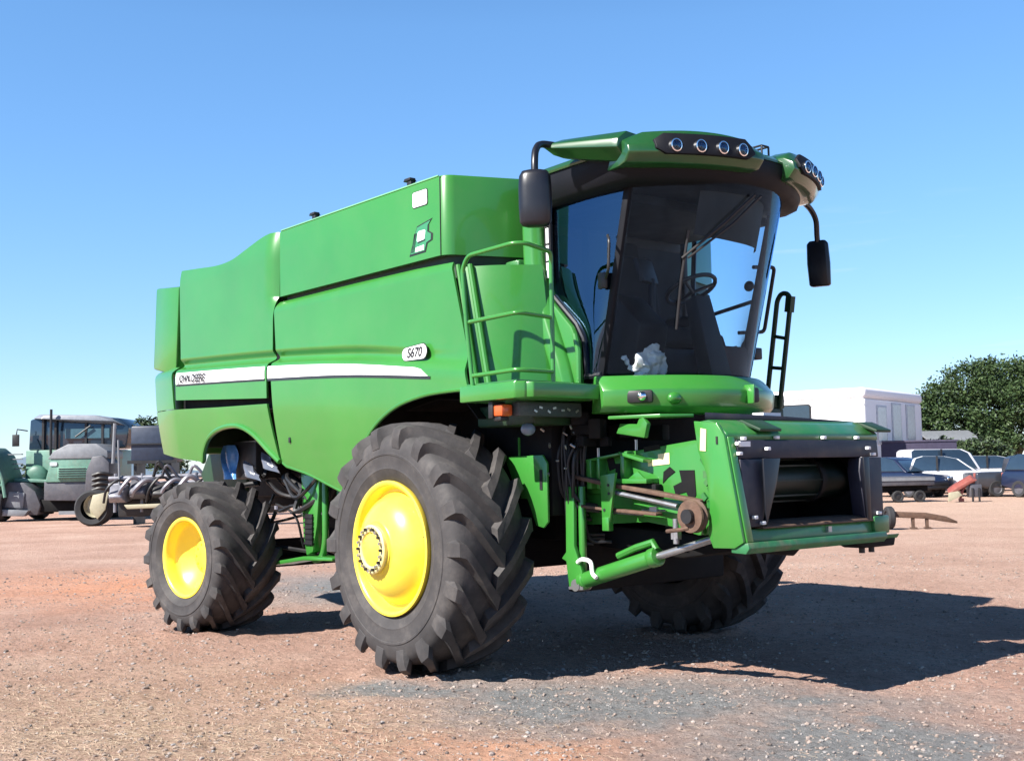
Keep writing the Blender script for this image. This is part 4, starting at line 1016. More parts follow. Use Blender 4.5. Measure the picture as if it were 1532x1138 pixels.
# ------------------------------------------------------------------ yard behind: u = across, d = away, on axes along the yard
YA = R(50.67)
RH = Vector((.63375,.77354,0)); FH = Vector((-.77354,.63375,0)); O0 = Vector((7.659,-6.807,0))
def at(u, d): return O0 + RH*u + FH*d
MINT = plain('faded_mint_paint', (.13,.26,.20), .45, var=.15, dirt=(.2,.17,.13), dirt_amt=.4)
GREYP = plain('grey_panel', (.075,.075,.088), .5, var=.2, dirt=(.16,.14,.13), dirt_amt=.4)
LGREY = plain('light_grey_panel', (.19,.20,.215), .45, var=.15)
SILVER = plain('silver_tube', (.24,.24,.27), .4, metal=.35, var=.2, dirt=(.15,.13,.12), dirt_amt=.4)
CARGL = plain('car_glass', (.02,.035,.055), .06, var=.1, spec=.8)
WHITEP = plain('white_car_paint', (.62,.62,.65), .3, var=.03, coat=.4)
BLUEC = plain('dark_blue_paint', (.010,.017,.045), .3, var=.1, coat=.5)
DARKC = plain('dark_grey_paint', (.03,.033,.042), .3, var=.1, coat=.5)
CREAMP = plain('cream_wheel', (.36,.33,.23), .5, var=.1)
REDP = plain('faded_red_paint', (.24,.065,.05), .5, var=.25, dirt=(.3,.2,.15), dirt_amt=.4)
TYREB = plain('old_tyre', (.025,.025,.027), .85, var=.3)
def wheel_at(parent, c, r, w, axis='y', hub=GREYP, name='wheel', rz=0):
    we = empty(name, c, rz, parent)
    m = MB(); m.lathe([(r*.6,-w*.45),(r*.9,-w*.5),(r,-w*.3),(r,w*.3),(r*.9,w*.5),(r*.6,w*.45)], axis=axis, n=28); m.build('tyre', TYREB, we)
    m = MB(); m.lathe([(r*.62,-w*.44),(r*.55,-w*.30),(r*.2,-w*.34),(.001,-w*.36)], axis=axis, n=24); m.lathe([(r*.62,w*.44),(r*.55,w*.30),(r*.2,w*.34),(.001,w*.36)], axis=axis, n=24); m.build('rim', hub, we)
    return we

# old mint-green harvester with a wide glass cab (local x = across to the right, y = away)
hv = tag(empty('old_harvester', at(-16.0, 42), YA), 'old pale mint-green harvester with wide dark glass cab and grey cowl', 'harvester')
m = MB(); m.box(-1.6,1.25,.2,3.2,1.35,2.5); hb_ = m.build('body', MINT, hv, .03)
m = MB(); m.prism([(-1.55,2.5),(2.0,2.55),(2.1,3.3),(1.7,3.62),(-.9,3.75),(-1.5,3.6)], 'y', .3, 3.0); m.build('cab_window', CARGL, hv, .06)
m = MB(); m.loft([[(-1.0,.0,3.62),(1.6,.1,3.50),(2.0,.3,3.32),(2.0,3.1,3.32),(-1.5,3.1,3.6),(-1.4,.3,3.65)],[(-.9,.1,3.78),(.9,.1,3.74),(1.7,.4,3.56),(1.7,3.0,3.6),(-1.3,3.0,3.78),(-1.2,.4,3.80)]]); m.build('roof', plain('pale_roof',(.20,.22,.25),.3), hv, .03)
for x in (-1.0,-.55,.55,1.15,1.5):
    m = MB(); m.box(x-.04,x+.04,.22,.32,2.5,3.62-.08*max(0,x)); m.build('cab_pillar', BLACK, hv)
m = MB(); m.box(-.2,1.4,.24,.30,2.9,3.25); m.build('inner_panel', plain('teal_haze_panel',(.05,.11,.14),.3), hv)
m = MB(); m.tube([(-.58,-.1,2.3),(-.58,-.1,3.95)], .05, 8); m.build('exhaust_stack', BLACK, hv)
m = MB(); m.prism([(-.30,1.35),(1.60,1.35),(1.85,1.9),(1.85,2.35),(1.5,2.62),(.45,2.62),(-.05,2.35)], 'y', -1.3, .3); co_ = m.build('cowl', MINT, hv, .03)
m = MB(); m.prism([(-.2,2.15),(1.9,2.15),(1.88,2.40),(1.5,2.66),(.5,2.66),(.0,2.42)], 'y', -1.34, .3); m.build('cowl_top', LGREY, co_, .03)
m = MB(); m.box(.15,1.2,-1.36,-1.28,1.45,1.85); m.build('grille', plain('mint_grille',(.14,.30,.22),.6), co_, .02)
m = MB(); m.prism([(-.35,.72),(1.25,.68),(1.25,1.38),(-.35,1.38)], 'y', -1.25, .3); m.build('lower_cowl', GREYP, hv, .025)
m = MB(); m.prism([(1.15,.95),(2.0,.95),(2.0,2.0),(1.75,2.25),(1.4,2.2),(1.2,1.7)], 'y', -1.5, -.4); m.build('wheel_guard', GREYP, hv, .03)
for k in range(4):
    m = MB(); m.tube(smoothpath([(1.45,-1.55,1.05+.17*k),(1.75,-1.6,1.12+.17*k),(2.1,-1.45,1.05+.17*k)],4), .06, 8); m.build('hose', BLACK, hv)
m = MB(); m.ball((-1.15,.1,1.55), .42, (1,.4,1), 20); m.build('round_cover', plain('dark_mint',(.05,.14,.10),.5), hv)
m = MB(); m.obox((-1.3,-.2,1.42),(3.0,.3,.12),(0,.06,0)); m.build('side_step', MINT, hv, .03)
m = MB(); m.prism([(-2.1,.25),(-.7,.20),(-.6,.55),(-.8,1.05),(-1.2,1.35),(-1.8,1.38),(-2.0,1.0)], 'y', -.9, .6); m.build('mudguard', GREYP, hv, .05)
m = MB(); m.prism([(-1.85,.5),(-1.2,.45),(-1.15,1.0),(-1.7,1.05)], 'y', -.94, -.89); m.build('mudguard_panel', LGREY, hv, .02)
m = MB(); m.prism([(-2.3,.22),(-1.1,.18),(-.95,.38),(-2.1,.45)], 'y', -1.1, -.85); m.build('mudguard_lip', LGREY, hv, .02)
wheel_at(hv, (-1.5,1.2,.62), .62, .5, 'x'); wheel_at(hv, (1.2,1.4,.62), .62, .5, 'x')
m = MB(); m.box(-1.0,1.4,-.8,2.5,.3,.75); m.build('underframe', SHADE, hv, .05)
m = MB(); m.box(.15,.95,-1.2,-1.1,.22,.34); m.build('tow_plate', LGREY, hv)
m = MB(); m.tube([(.75,-1.2,.25),(.75,-1.2,.95)], .02, 6); m.build('hanging_chain', BLACK, hv)
for k in range(5):
    m = MB(); m.beam((.2,-1.372,1.49+.08*k),(1.15,-1.372,1.49+.08*k),.02,.03); m.build('grille_bar', BLACK, co_)
for x in (-.1,1.45):
    m = MB(); m.prism(rrect(x+.1,1.98,.26,.14,.04), 'y', -1.33, -1.29); m.build('headlight', REFLECT, co_)
m = MB(); m.tube([(-1.5,.1,3.2),(-1.75,-.2,3.25),(-1.78,-.22,3.0)], .025, 6); m.obox((-1.78,-.24,2.85),(.24,.06,.42)); m.build('mirror', BLACK, hv, .02)
for z in (1.55,1.72,1.89,2.06):
    m = MB(); m.beam((-2.2,-.05,z+.3),(-1.6,-.05,z+.3),.04,.04); m.build('guard_rail', LGREY, hv)
m = MB(); m.tube([(.2,.15,2.95),(.75,.15,3.35)], .03, 6); m.build('wiper_arm', BLACK, hv)
# tyre with a cream rim lying under the cowl
tw = tag(empty('spare_wheel', at(-13.1, 36.6), YA), 'black tyre with cream rim leaning under the grey cowl', 'wheel')
m = MB(); m.lathe([(.35,-.25),(.50,-.28),(.56,-.2),(.56,.2),(.50,.28),(.35,.25)], (0,0,.55), n=30); o = m.build('tyre', TYREB, tw)
m = MB(); m.lathe([(.36,-.24),(.30,-.12),(.12,-.16),(.001,-.16)], (.12,-.04,.62), n=24); m.build('rim', CREAMP, tw)
m = MB(); m.prism([(.05,.95),(.55,1.05),(.45,.5),(.2,.2),(-.05,.55)], 'y', -.32, -.27); m.build('rim_guard', CREAMP, tw, .02)
# slatted pale machine at the very edge of the picture
sl_ = tag(empty('slatted_hopper', at(-18.1, 41), YA), 'pale mint hopper with slatted side at the yard edge, dark wheel under it', 'hopper')
m = MB(); m.prism([(-1.3,1.2),(.05,.9),(.35,1.5),(.05,2.3),(-.3,2.6),(-1.3,2.6)], 'y', -.2, 1.4); m.build('hopper_body', plain('dark_mint_side',(.08,.16,.13),.6), sl_, .05)
for k in range(6):
    m = MB(); m.beam((-1.3,-.26,1.35+k*.22),(.28-.07*k,-.26,1.28+k*.22),.08,.09); m.build('slat', MINT, sl_, .01)
m = MB(); m.tube(fillet([(-.6,-.3,2.68),(-.1,-.3,2.45),(.30,-.3,1.55),(.42,-.3,.85)],.2), .06, 8); m.build('corner_post', MINT, sl_)
wheel_at(sl_, (0,.3,.6), .6, .5, 'x')

# silver header frame lying behind the rear wheel
hd = tag(empty('header_frame', at(-10.2, 35), YA), 'silver tubular header frame with curved dividers behind the small rear wheel', 'header')
m = MB()
for z in (.95,1.25,1.45): m.tube([(-1.9,0,z),(3.4,.1,z+.12)], .075, 10)
for k in range(7): m.tube([( -1.7+.8*k,-.05,.45),(-1.7+.8*k,.0,1.6)], .05, 8)
m.build('frame_tube', SILVER, hd)
for k in range(5):
    m = MB(); x = -1.9+.85*k
    m.loft([[(x-.25,-.6,.95),(x+.25,-.6,.95),(x+.2,-.6,1.05),(x-.2,-.6,1.05)],[(x-.35,-.3,.8),(x+.35,-.3,.8),(x+.3,-.3,1.35),(x-.3,-.3,1.35)],[(x-.3,.6,.9),(x+.3,.6,.9),(x+.22,.6,1.45-.05*k),(x-.22,.6,1.45-.05*k)]]); dv = m.build('divider', [SILVER, GREYP, BLACK, SILVER, GREYP][k], hd, .05, smooth=50); dv.scale = (.8+.1*(k % 3), 1, .92+.06*((k*2) % 3)); dv.location.x = .06*(k % 2)
m = MB(); m.prism([(-1.7,.3),(3.3,.35),(3.3,.8),(-1.7,.9)], 'y', .2, .8); m.build('lower_panel', BLACK, hd, .05)
m = MB(); m.prism([(-1.2,.55),(1.0,.60),(1.0,.72),(-1.3,.68)], 'y', -.5, -.3); m.build('pale_skid', CREAMP, hd, .03)
for k in range(10):
    m = MB(); x = rng.uniform(-1.6,2.4); m.tube(smoothpath([(x,-.2,1.5),(x+.2,-.35,1.7+rng.uniform(-.1,.25)),(x+.5,-.2,1.45)],5), .045, 8); m.build('hose', rng.choice([SILVER, BLACK, GREYP]), hd)
m = MB(); m.tube([(-1.55,-.1,1.2),(-1.6,-.1,2.6)], .03, 8); m.tube([(-1.75,-.1,1.9),(-1.7,-.1,3.1)], .05, 8); m.build('marker_pole', LGREY, hd)
for k in range(9):
    m = MB(); x = -1.9 + .42*k; m.tube(smoothpath([(x,-.45,.75+.1*(k % 3)),(x+.15,-.6,1.15),(x+.45,-.5,1.40+.08*(k % 2)),(x+.75,-.3,1.25),(x+.9,-.2,.95)],6), .04+.018*(k % 3), 8); m.build('bent_pipe', SILVER if k % 3 else BLACK, hd)
# dark tank on the frame
tk = tag(empty('water_tank', at(-11.5, 37.5), YA), 'dark blue-black square tank beside the green rear panel, bush on top behind it', 'tank')
m = MB(); m.box(-.62,.75,-.5,.6,1.95,3.1); m.build('tank_shell', plain('tank_plastic',(.02,.03,.055),.45,var=.2), tk, .07)
for x in (-.5,.6):
    m = MB(); m.box(x-.05,x+.05,-.4,.5,0,1.97); m.build('leg', BLACK, tk)
m = MB(); m.box(-.7,.85,-.56,-.50,1.9,2.0); m.box(-.7,.85,-.56,-.50,2.5,2.54); m.build('tank_band', BLACK, tk)

# ---- foliage
def leaf_mat(name, a, b, c):
    m, nt, p = new_mat(name); geo = nt.nodes.new('ShaderNodeNewGeometry')
    n = nd(nt, 'ShaderNodeTexNoise', Scale=.9, Detail=3.0); nt.links.new(geo.outputs['Position'], n.inputs[0])
    s = nd(nt, 'ShaderNodeMath', _operation='MULTIPLY_ADD'); nt.links.new(geo.outputs['Random Per Island'], s.inputs[0]); s.inputs[1].default_value = .5
    h = nd(nt, 'ShaderNodeMath', _operation='MULTIPLY'); nt.links.new(n.outputs[0], h.inputs[0]); h.inputs[1].default_value = .55
    nt.links.new(h.outputs[0], s.inputs[2]); r = ramp(nt, [(.15,a),(.5,b),(.9,c)], s.outputs[0]); nt.links.new(r.outputs[0], p.inputs['Base Color'])
    p.inputs['Roughness'].default_value = .55; p.inputs['Specular IOR Level'].default_value = .3; return m
LEAF = leaf_mat('tree_leaves', (.016,.032,.012), (.038,.070,.024), (.085,.125,.042))
LEAF2 = leaf_mat('bush_leaves', (.02,.035,.018), (.042,.07,.03), (.08,.11,.045))
BARK = plain('bark', (.10,.075,.055), .9, var=.3, bump=.5)
def foliage(blobs, n, leaf, mat, parent, seed=1, name='crown'):
    g_ = random.Random(seed); verts = []; faces = []; tot = sum(b[3]**2 for b in blobs)
    for (cx, cy, cz, r, fz) in blobs:
        cl_ = [(g_.gauss(0,1), g_.gauss(0,1), g_.gauss(0,1)) for _ in range(max(6, int(60*r*r/ tot*len(blobs))))]
        for k in range(int(n*r*r/tot)):
            d = Vector(cl_[g_.randrange(len(cl_))]).normalized()
            q = d*r*(.55+.5*g_.random()**.6) + Vector((g_.gauss(0,1),g_.gauss(0,1),g_.gauss(0,1)))*r*.14
            p = Vector((cx+q.x, cy+q.y, cz+q.z*fz)); s = leaf*g_.uniform(.6,1.35)
            a = Vector((g_.gauss(0,1),g_.gauss(0,1),g_.gauss(0,.7))).normalized(); b = a.cross(Vector((g_.gauss(0,1),g_.gauss(0,1),g_.gauss(0,1)))).normalized()
            n0 = len(verts); verts += [p-a*s, p+b*s*.45, p+a*s, p-b*s*.45]; faces.append([n0,n0+1,n0+2,n0+3])
    me = bpy.data.meshes.new(name); me.from_pydata([tuple(v) for v in verts], [], faces); me.materials.append(mat)
    o = bpy.data.objects.new(name, me); COL.objects.link(o); o.parent = parent; return o
def tree(name, u, d, label, cat, blobs, n, leaf, mat, trunk, seed):
    t = tag(empty(name, at(u, d), YA), label, cat)
    foliage(blobs, n, leaf, mat, t, seed)
    m = MB()
    for pts, r, r2 in trunk: m.tube(smoothpath(pts, 5), r, 8, r2=r2)
    m.build('trunk', BARK, t); return t
g_ = random.Random(3)
bl_ = [(-4.4,0,4.0,1.35,.9),(-3.4,.3,4.7,1.3,.8),(-2.2,-.3,5.2,1.5,.9),(-.6,.2,6.2,1.7,.85),(.9,0,6.7,1.5,.8),(2.5,.3,6.6,1.7,.85),(4.2,0,6.4,1.8,.9),(-3.4,-.6,3.3,1.2,.8),(-1.4,-.8,4.2,1.6,.9),(.6,-.8,4.8,1.8,.9),(2.6,-.6,4.9,1.8,.9),(4.6,-.3,4.8,1.8,.9),(-.2,-.6,3.3,1.3,.8),(1.8,-.8,3.4,1.4,.8),(5.8,0,5.5,1.6,.9),(-5.0,.2,3.4,.9,.8),(-4.2,-1.6,2.6,1.0,.8),(-2.6,-1.9,2.5,1.1,.8),(-.8,-1.8,2.7,1.1,.8),(.9,-1.7,2.4,1.0,.8),(3.9,-1.5,2.8,1.3,.8),(5.2,-1.2,2.7,1.2,.8)]
tree('broadleaf_tree', 29.9, 75, 'large dark green broadleaf tree with wide crown at the right behind cars', 'tree', bl_, 60000, .115, LEAF,
     [([(2.4,0,0),(2.5,0,1.6),(2.2,0,3.0),(1.6,0,5.0)],.32,.1), ([(2.45,0,1.8),(3.2,0,3.0),(3.8,0,4.8)],.2,.06), ([(2.4,0,1.9),(1.0,0,3.2),(-1.8,0,4.4)],.2,.05), ([(2.4,0,2.4),(2.9,.2,4),(2.6,.2,6)],.15,.05)], 5)
tree('leafy_bush', 25.4, 64, 'low olive bush growing below the tree crown beside grey roof', 'bush', [(-2.0,0,2.3,.8,.6),(-1.0,0,2.0,.9,.6),(.2,0,2.2,.9,.6),(1.2,0,1.8,.8,.6),(-.5,0,1.2,1.0,.7),(1.0,0,1.0,.9,.7)], 6000, .12, LEAF2, [([(0,0,0),(0,0,1),(-.3,0,2)],.1,.03)], 8)
tree('dark_bush', -12.6, 42, 'dark bush showing above the blue-black tank', 'bush', [(-.4,0,3.2,.6,.7),(.4,0,3.5,.6,.7),(1.0,0,3.3,.6,.7),(.2,0,2.5,1.0,.8)], 5000, .09, LEAF2, [([(.2,0,0),(.2,0,1.2),(.2,0,2.6)],.12,.04)], 9)
tree('green_shrub', -19.6, 52, 'dark shrub behind the slatted hopper', 'shrub', [(-1.2,0,1.6,1.0,.7),(0,0,1.9,.9,.7),(1.0,0,1.6,.8,.7),(0,0,.8,1.2,.6)], 4000, .12, LEAF2, [([(0,0,0),(0,0,.8),(0,0,1.6)],.1,.04)], 10)
# far hill
hm = MB(); hl_p = [(-260,0),(-225,14),(-196,26),(-172,22),(-150,10),(-118,4),(-60,0)]
hm.loft([[tuple(at(u-75, 620+dd) + Vector((0,0,h*k-3))) for u, h in hl_p] for dd, k in ((0,0),(50,.7),(110,1.0),(200,.6),(260,0))], closed=False)
tag(hm.build('hills', plain('far_hill', (.12,.17,.22), .9, var=.2, scale=.02), None, smooth=180), kind='structure')

# ---- white building and what stands round it
wb_ = tag(empty('white_building', at(11.9, 60), YA+R(-36)), 'long white flat-roofed building with bright front and grey side panels', 'building')
m = MB(); m.box(-2.0,6.3,0,9.0,0,4.6); wl = m.build('wall', plain('white_wall', (.80,.80,.80), .6, var=.03), wb_, .12, seg=3)
m = MB(); m.box(-2.05,6.36,-.06,9.05,4.6,5.12); m.build('roof', plain('white_roof', (.78,.78,.80), .55, var=.04), wb_, .18, seg=3)
m = MB(); m.box(-2.0,6.3,-.02,-.005,4.28,4.31); m.build('wall_seam', LGREY, wb_)
for y, h in ((1.6,2.1),(3.9,2.3),(6.2,2.3)):
    m = MB(); m.box(6.29,6.34,y,y+1.5,2.35,2.2+h); f_ = m.build('window', plain('pale_frame',(.50,.51,.53),.5), wb_, .02); m = MB(); m.box(6.335,6.35,y+.12,y+1.38,2.45,2.1+h); m.build('pane', plain('pale_pane',(.45,.47,.50),.2), f_)
m = MB(); m.prism(rrect(2.75,4.0,1.7,.85,.15), 'y', -.05, .02); f_ = m.build('window', BLACK, wb_); m = MB(); m.prism(rrect(2.75,4.0,1.56,.72,.12), 'y', -.07, -.04); m.build('pane', CARGL, f_)
pw = tag(empty('purple_wall', at(20.4, 58), YA), 'low dusky purple boundary wall behind the parked vehicles', 'wall')
m = MB(); m.box(-3.0,1.6,0,.25,0,2.45); m.build('wall_face', plain('dusky_purple', (.05,.042,.075), .8, var=.2), pw, .02)
m = MB(); m.box(-3.05,1.65,-.04,.29,2.45,2.54); m.build('coping', plain('purple_coping', (.08,.07,.11), .8), pw, .01)
for (u, d, w, h, rh_, lab, mt) in ((26.4,70,2.6,2.6,.6,'small house with pale grey roof half hidden by the tree', LGREY),(26.6,66,2.4,1.9,.6,'small bluish shed with dark grey roof under the tree', plain('blue_shed',(.16,.18,.26),.6,var=.15))):
    b_ = tag(empty('house' if d == 70 else 'shed', at(u, d), YA), lab, 'house' if d == 70 else 'shed')
    m = MB(); m.box(-w/2,w/2,0,3.5,0,h); m.build('wall', plain('house_wall',(.35,.35,.38),.7,var=.1) if d == 70 else mt, b_, .02)
    m = MB(); m.prism([(-.3,h),(1.75,h+rh_),(3.8,h),(3.8,h+.12),(1.75,h+rh_+.12),(-.3,h+.12)], 'x', -w/2-.25, w/2+.25); m.build('roof', GREYP if d != 70 else LGREY, b_)
    m = MB(); m.box(-.6,.1,-.03,.02,.9,1.8); f_ = m.build('window', BLACK, b_); m = MB(); m.box(-.52,.02,-.045,-.02,.98,1.72); m.build('pane', CARGL, f_)

# ---- vehicles
def car(name, u, d, rz, label, cat, body, L=4.6, kind='suv'):
    c = tag(empty(name, at(u, d), YA+rz), label, cat)
    c['group'] = 'vehicles parked at the back of the yard'
    W = 1.8; m = MB(); x0, x1 = -L/2, L/2
    if kind == 'suv': low = [(x0,.45),(x0+.05,.95),(x0+.25,1.05),(x1-1.2,1.05),(x1-.25,.92),(x1,.72),(x1-.02,.42),(x1-.5,.32),(x0+.5,.32)]; up = [(x0+.12,1.04),(x0+.35,1.62),(x0+.7,1.72),(x1-2.3,1.70),(x1-1.75,1.58),(x1-1.05,1.04)]
    elif kind == 'pickup': low = [(x0,.50),(x0,1.0),(-.3,1.02),(x1-1.2,1.05),(x1-.2,.95),(x1,.75),(x1,.45),(x1-.5,.35),(x0+.4,.35)]; up = [(-.45,1.02),(-.35,1.58),(-.1,1.68),(x1-2.1,1.66),(x1-1.7,1.52),(x1-1.1,1.04)]
    else: low = [(x0,.45),(x0,1.05),(x1-.9,1.05),(x1-.2,.95),(x1,.7),(x1,.4),(x0+.4,.35)]; up = [(x0+.02,1.05),(x0+.05,1.95),(x0+.2,2.05),(x1-1.6,2.03),(x1-1.2,1.85),(x1-.75,1.05)]
    m.loft([[(x, -W/2+.0, z) for x, z in low], [(x, W/2, z) for x, z in low]]); m.build('body', body, c, .09, seg=3)
    m = MB(); m.loft([[(x, -W/2+.10+.10*(z > 1.3), z) for x, z in up], [(x, W/2-.10-.10*(z > 1.3), z) for x, z in up]]); m.build('cabin', body, c, .06, seg=3)
    def inset(P, k, dz): cx = sum(p[0] for p in P)/len(P); cz = sum(p[1] for p in P)/len(P); return [(cx+(x-cx)*k, cz+(z-cz)*k+dz) for x, z in P]
    for s in (-1, 1):
        w = inset(up, .90, .02); m = MB(); m.loft([[(x, s*(W/2-.085-.10*(z > 1.3)), z) for x, z in w], [(x, s*(W/2-.12-.10*(z > 1.3)), z) for x, z in w]]); g2 = m.build('side_window', CARGL, c, .03)
        m = MB(); cx = sum(p[0] for p in w)/len(w); m.box(cx-.04, cx+.04, s*(W/2-.075)-.03, s*(W/2-.075)+.01, min(z for x, z in w), max(z for x, z in w)); m.build('window_post', BLACK, g2)
        m = MB(); m.obox((x1-.02, s*.62, .78),(.10,.32,.16)); m.build('headlight', REFLECT, c, .03)
        m = MB(); m.obox((x0+.02, s*.70, .85),(.08,.16,.28)); m.build('tail_light', REDP, c, .02)
        for x in (x0+.85, x1-.85): wheel_at(c, (x, s*(W/2-.10), .34), .34, .24)
    a, b = up[-1], up[-2]; m = MB(); m.loft([[(a[0]-.02, y, a[1]+.05) for y in (-.7,.7)] + [(b[0]+.03, y, b[1]-.04) for y in (.60,-.60)], [(a[0]+.05, y, a[1]+.05) for y in (-.7,.7)] + [(b[0]+.08, y, b[1]-.04) for y in (.60,-.60)]]); m.build('windscreen', CARGL, c)
    m = MB(); m.box(x1-.03,x1+.03,-.45,.45,.45,.62); m.build('grille', BLACK, c, .02); m = MB(); m.box(x1-.05,x1+.06,-.85,.85,.34,.46); m.box(x0-.06,x0+.05,-.85,.85,.38,.50); m.build('bumper', BLACK, c, .03)
    return c
car('parked_car', 18.75, 50, R(-18), 'low white car parked in front of a white van', 'car', WHITEP, 3.9)
car('parked_van', 20.1, 54.5, R(4), 'white van with dark windows standing behind the white car', 'van', WHITEP, 4.2, 'van')
car('parked_car', 16.7, 50.5, R(-62), 'dark blue car parked next to the white car near the feeder house', 'car', BLUEC, 4.2)
car('pickup_truck', 21.2, 49.0, R(6), 'dark grey pickup parked right of the white car', 'pickup', DARKC, 4.8, 'pickup')
car('parked_car', 23.6, 57, R(-12), 'white car with dark windows half hidden behind the dark grey pickup', 'car', WHITEP, 4.3)
car('parked_car', 21.5, 46.5, R(-60), 'small navy hatchback cut off by the picture edge', 'car', BLUEC, 3.8)
ft_ = tag(empty('flat_trailer', at(14.7, 44.5), YA+R(6)), 'grey flat trailer with small black wheels beside the feeder house', 'trailer')
m = MB(); m.box(-1.6,.9,-.9,.9,.62,.95); m.build('deck', GREYP, ft_, .03)
m = MB(); m.box(-1.6,.9,-.93,-.9,.80,.92); m.build('side_rail', LGREY, ft_)
for x in (-.5,.35): wheel_at(ft_, (x,-.75,.22), .22, .2, hub=BLACK)
m = MB(); m.box(-1.4,.8,-.5,.5,.4,.63); m.build('underframe', SHADE, ft_)
pg = tag(empty('plough', at(16.3, 43), YA), 'faded red plough body with cream share standing on dry grass', 'plough')
m = MB(); m.loft([[(-.45+1.1*t-.12,-.25,.35+.62*t**.8),(-.45+1.1*t+.12,-.25,.30+.62*t**.8),(-.45+1.1*t+.22,.2,.42+.62*t**.8),(-.45+1.1*t-.02,.2,.55+.62*t**.8)] for t in [k/10 for k in range(11)]]); m.build('mouldboard', REDP, pg, .03)
m = MB(); m.prism([(-.62,.02),(-.58,.42),(-.15,.48),(.05,.30)], 'y', -.32, -.28); m.build('share', CREAMP, pg, .008)
m = MB(); m.tube(smoothpath([(.05,0,.1),(.18,0,.5),(.45,0,.8),(.75,0,.85)],4), .06, 8); m.box(.0,.2,-.08,.08,.0,.16); m.build('leg', REDP, pg)
m = MB(); m.box(.45,1.0,-.2,.3,.2,.75); m.build('hitch_block', GREYP, pg, .04); pg.scale = (.8,.8,.85)
for k in range(2):
    m = MB(); m.tube([(.55+.3*k,-.22,.02),(.55+.3*k,-.22,.6)], .05, 8); m.build('stand', BLACK, pg)
db = tag(empty('drawbar', at(8.75, 27), YA), 'rusty brown drawbar beam on short legs with one small black wheel', 'drawbar')
m = MB(); m.loft([[(-.1,-.07,.27),(-.1,.07,.27),(-.1,.07,.40),(-.1,-.07,.40)],[(.7,-.07,.22),(.7,.07,.22),(.7,.07,.36),(.7,-.07,.36)],[(1.15,-.06,.14),(1.15,.06,.14),(1.15,.06,.27),(1.15,-.06,.27)],[(1.42,-.03,.10),(1.42,.03,.10),(1.42,.03,.15),(1.42,-.03,.15)]]); m.build('beam', RUST, db, .02)
for x in (.40,.72):
    m = MB(); m.box(x-.03,x+.03,-.04,.04,.0,.26); m.box(x-.06,x+.08,-.06,.06,0,.03); m.build('leg', RUST, db)
wheel_at(db, (-.14,0,.26), .26, .16, 'x', hub=BLACK)
# ------------------------------------------------------------------ sky, sun, camera
EL, ROT = 42.0, 184.5
w = bpy.data.worlds.new('World'); scene.world = w; w.use_nodes = True; nt = w.node_tree; bgn = nt.nodes['Background']
sk = nt.nodes.new('ShaderNodeTexSky'); sk.sky_type = 'NISHITA'; sk.sun_disc = False; sk.sun_elevation = R(EL); sk.sun_rotation = R(ROT)
sk.altitude = 300; sk.air_density = 1.0; sk.dust_density = .0; sk.ozone_density = 3.0
hs = nt.nodes.new('ShaderNodeHueSaturation'); hs.inputs['Saturation'].default_value = 1.22; gm_ = nd(nt, 'ShaderNodeGamma', Gamma=.72); pre = mix(nt, 1.0, sk.outputs[0], (.2,.2,.2), 'MULTIPLY'); nt.links.new(pre, gm_.inputs[0]); post = mix(nt, 1.0, gm_.outputs[0], (5.,5.,5.), 'MULTIPLY'); nt.links.new(post, hs.inputs['Color'])
# a few faint streaks of cirrus low in the sky
tc = nt.nodes.new('ShaderNodeTexCoord'); mp = nt.nodes.new('ShaderNodeMapping'); mp.inputs['Scale'].default_value = (3.0,3.0,38.0); nt.links.new(tc.outputs['Generated'], mp.inputs[0])
cn = nd(nt, 'ShaderNodeTexNoise', Scale=2.2, Detail=5.0, Roughness=.55); nt.links.new(mp.outputs[0], cn.inputs[0])
cr = ramp(nt, [(.60,(0,0,0)),(.80,(.38,.38,.38))], cn.outputs[0])
sx = nt.nodes.new('ShaderNodeSeparateXYZ'); nt.links.new(tc.outputs['Generated'], sx.inputs[0])
band = ramp(nt, [(.05,(0,0,0)),(.11,(1,1,1)),(.16,(1,1,1)),(.22,(0,0,0))], sx.outputs[2])
fm_ = nd(nt, 'ShaderNodeMath', _operation='MULTIPLY'); nt.links.new(cr.outputs[0], fm_.inputs[0]); nt.links.new(band.outputs[0], fm_.inputs[1])
tint0 = mix(nt, 1.0, hs.outputs[0], (.75,.965,1.16), 'MULTIPLY')
deep = ramp(nt, [(.02,(1.0,.905,.95)),(.22,(1,.985,1)),(.36,(1,1,1)),(.78,(.22,.24,.30))], sx.outputs[2])      # zenith darkened, out of view, to cut sky fill and deepen shadows
tint = mix(nt, 1.0, tint0, deep.outputs[0], 'MULTIPLY')
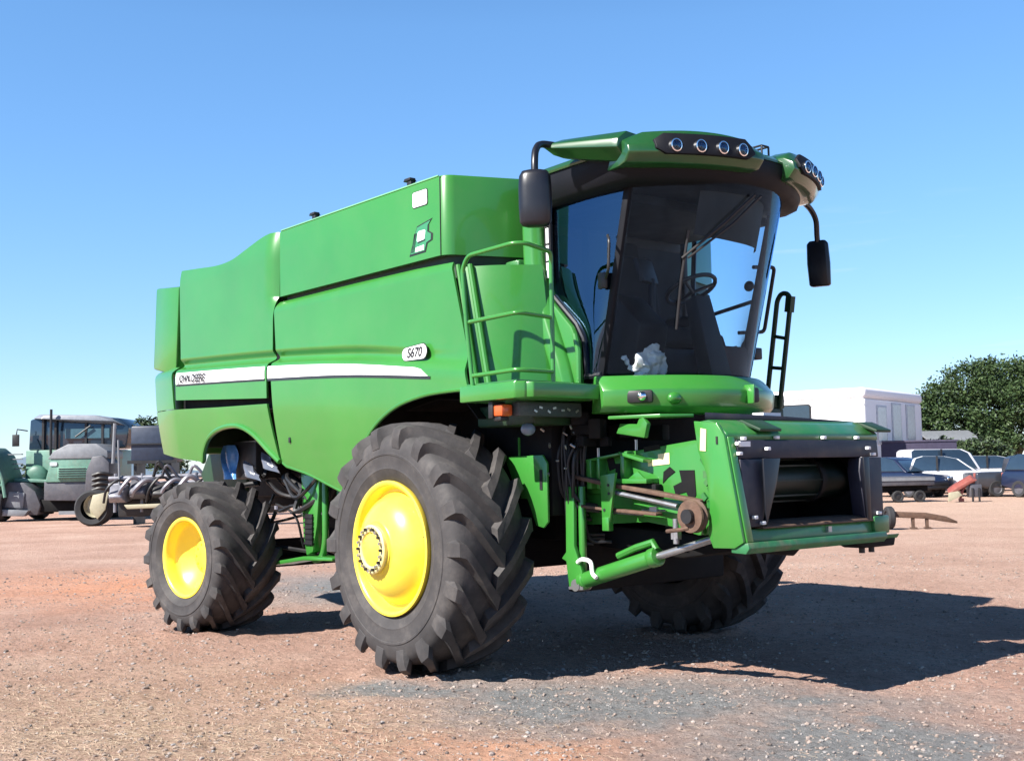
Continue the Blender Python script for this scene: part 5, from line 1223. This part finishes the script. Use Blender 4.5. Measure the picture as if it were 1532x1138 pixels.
dp = nd(nt, 'ShaderNodeVectorMath', _operation='DOT_PRODUCT'); nt.links.new(tc.outputs['Generated'], dp.inputs[0]); dp.inputs[1].default_value = (.634,.7735,0)
side = ramp(nt, [(.12,(0,0,0)),(.3,(1,1,1))], dp.outputs['Value'])
fm2 = nd(nt, 'ShaderNodeMath', _operation='MULTIPLY'); nt.links.new(fm_.outputs[0], fm2.inputs[0]); nt.links.new(side.outputs[0], fm2.inputs[1]); fm_ = fm2
cloud = mix(nt, fm_.outputs[0], tint, (5.5,6.0,6.6)); nt.links.new(cloud, bgn.inputs['Color'])
bgn.inputs['Strength'].default_value = .084
sl_l = bpy.data.lights.new('sun', 'SUN'); sl_l.energy = 5.0; sl_l.angle = R(.5); sl_l.color = (1,.955,.89)
so = bpy.data.objects.new('sun', sl_l); COL.objects.link(so)
az = R(ROT); to_sun = Vector((math.sin(az)*math.cos(R(EL)), math.cos(az)*math.cos(R(EL)), math.sin(R(EL))))
so.rotation_euler = to_sun.to_track_quat('Z', 'Y').to_euler(); so.location = (0,-20,20)

cd = bpy.data.cameras.new('camera'); cam = bpy.data.objects.new('camera', cd); COL.objects.link(cam); scene.camera = cam
cd.sensor_fit = 'HORIZONTAL'; cd.sensor_width = 36; cd.lens = 36*1746.44/1532; cd.clip_end = 9000; cd.clip_start = .05
yaw, pitch, roll = 2.45520626, .0741199845, -.0184802226
f = Vector((math.cos(yaw)*math.cos(pitch), math.sin(yaw)*math.cos(pitch), math.sin(pitch)))
r0 = Vector((math.sin(yaw), -math.cos(yaw), 0)); u0 = r0.cross(f)
rr = r0*math.cos(roll)+u0*math.sin(roll); uu = -r0*math.sin(roll)+u0*math.cos(roll)
M = Matrix((rr, uu, -f)).transposed().to_4x4(); M.translation = (7.65886548,-6.80744888,1.57223642); cam.matrix_world = M
vs = scene.view_settings; vs.view_transform = 'Standard'; vs.look = 'None'; vs.gamma = 1.0; vs.exposure = 1.15; vs.use_curve_mapping = False
scene.render.engine = 'CYCLES'; scene.cycles.max_bounces = 8; scene.cycles.transparent_max_bounces = 16; scene.cycles.use_denoising = True
scene.cycles.caustics_reflective = False; scene.cycles.caustics_refractive = False
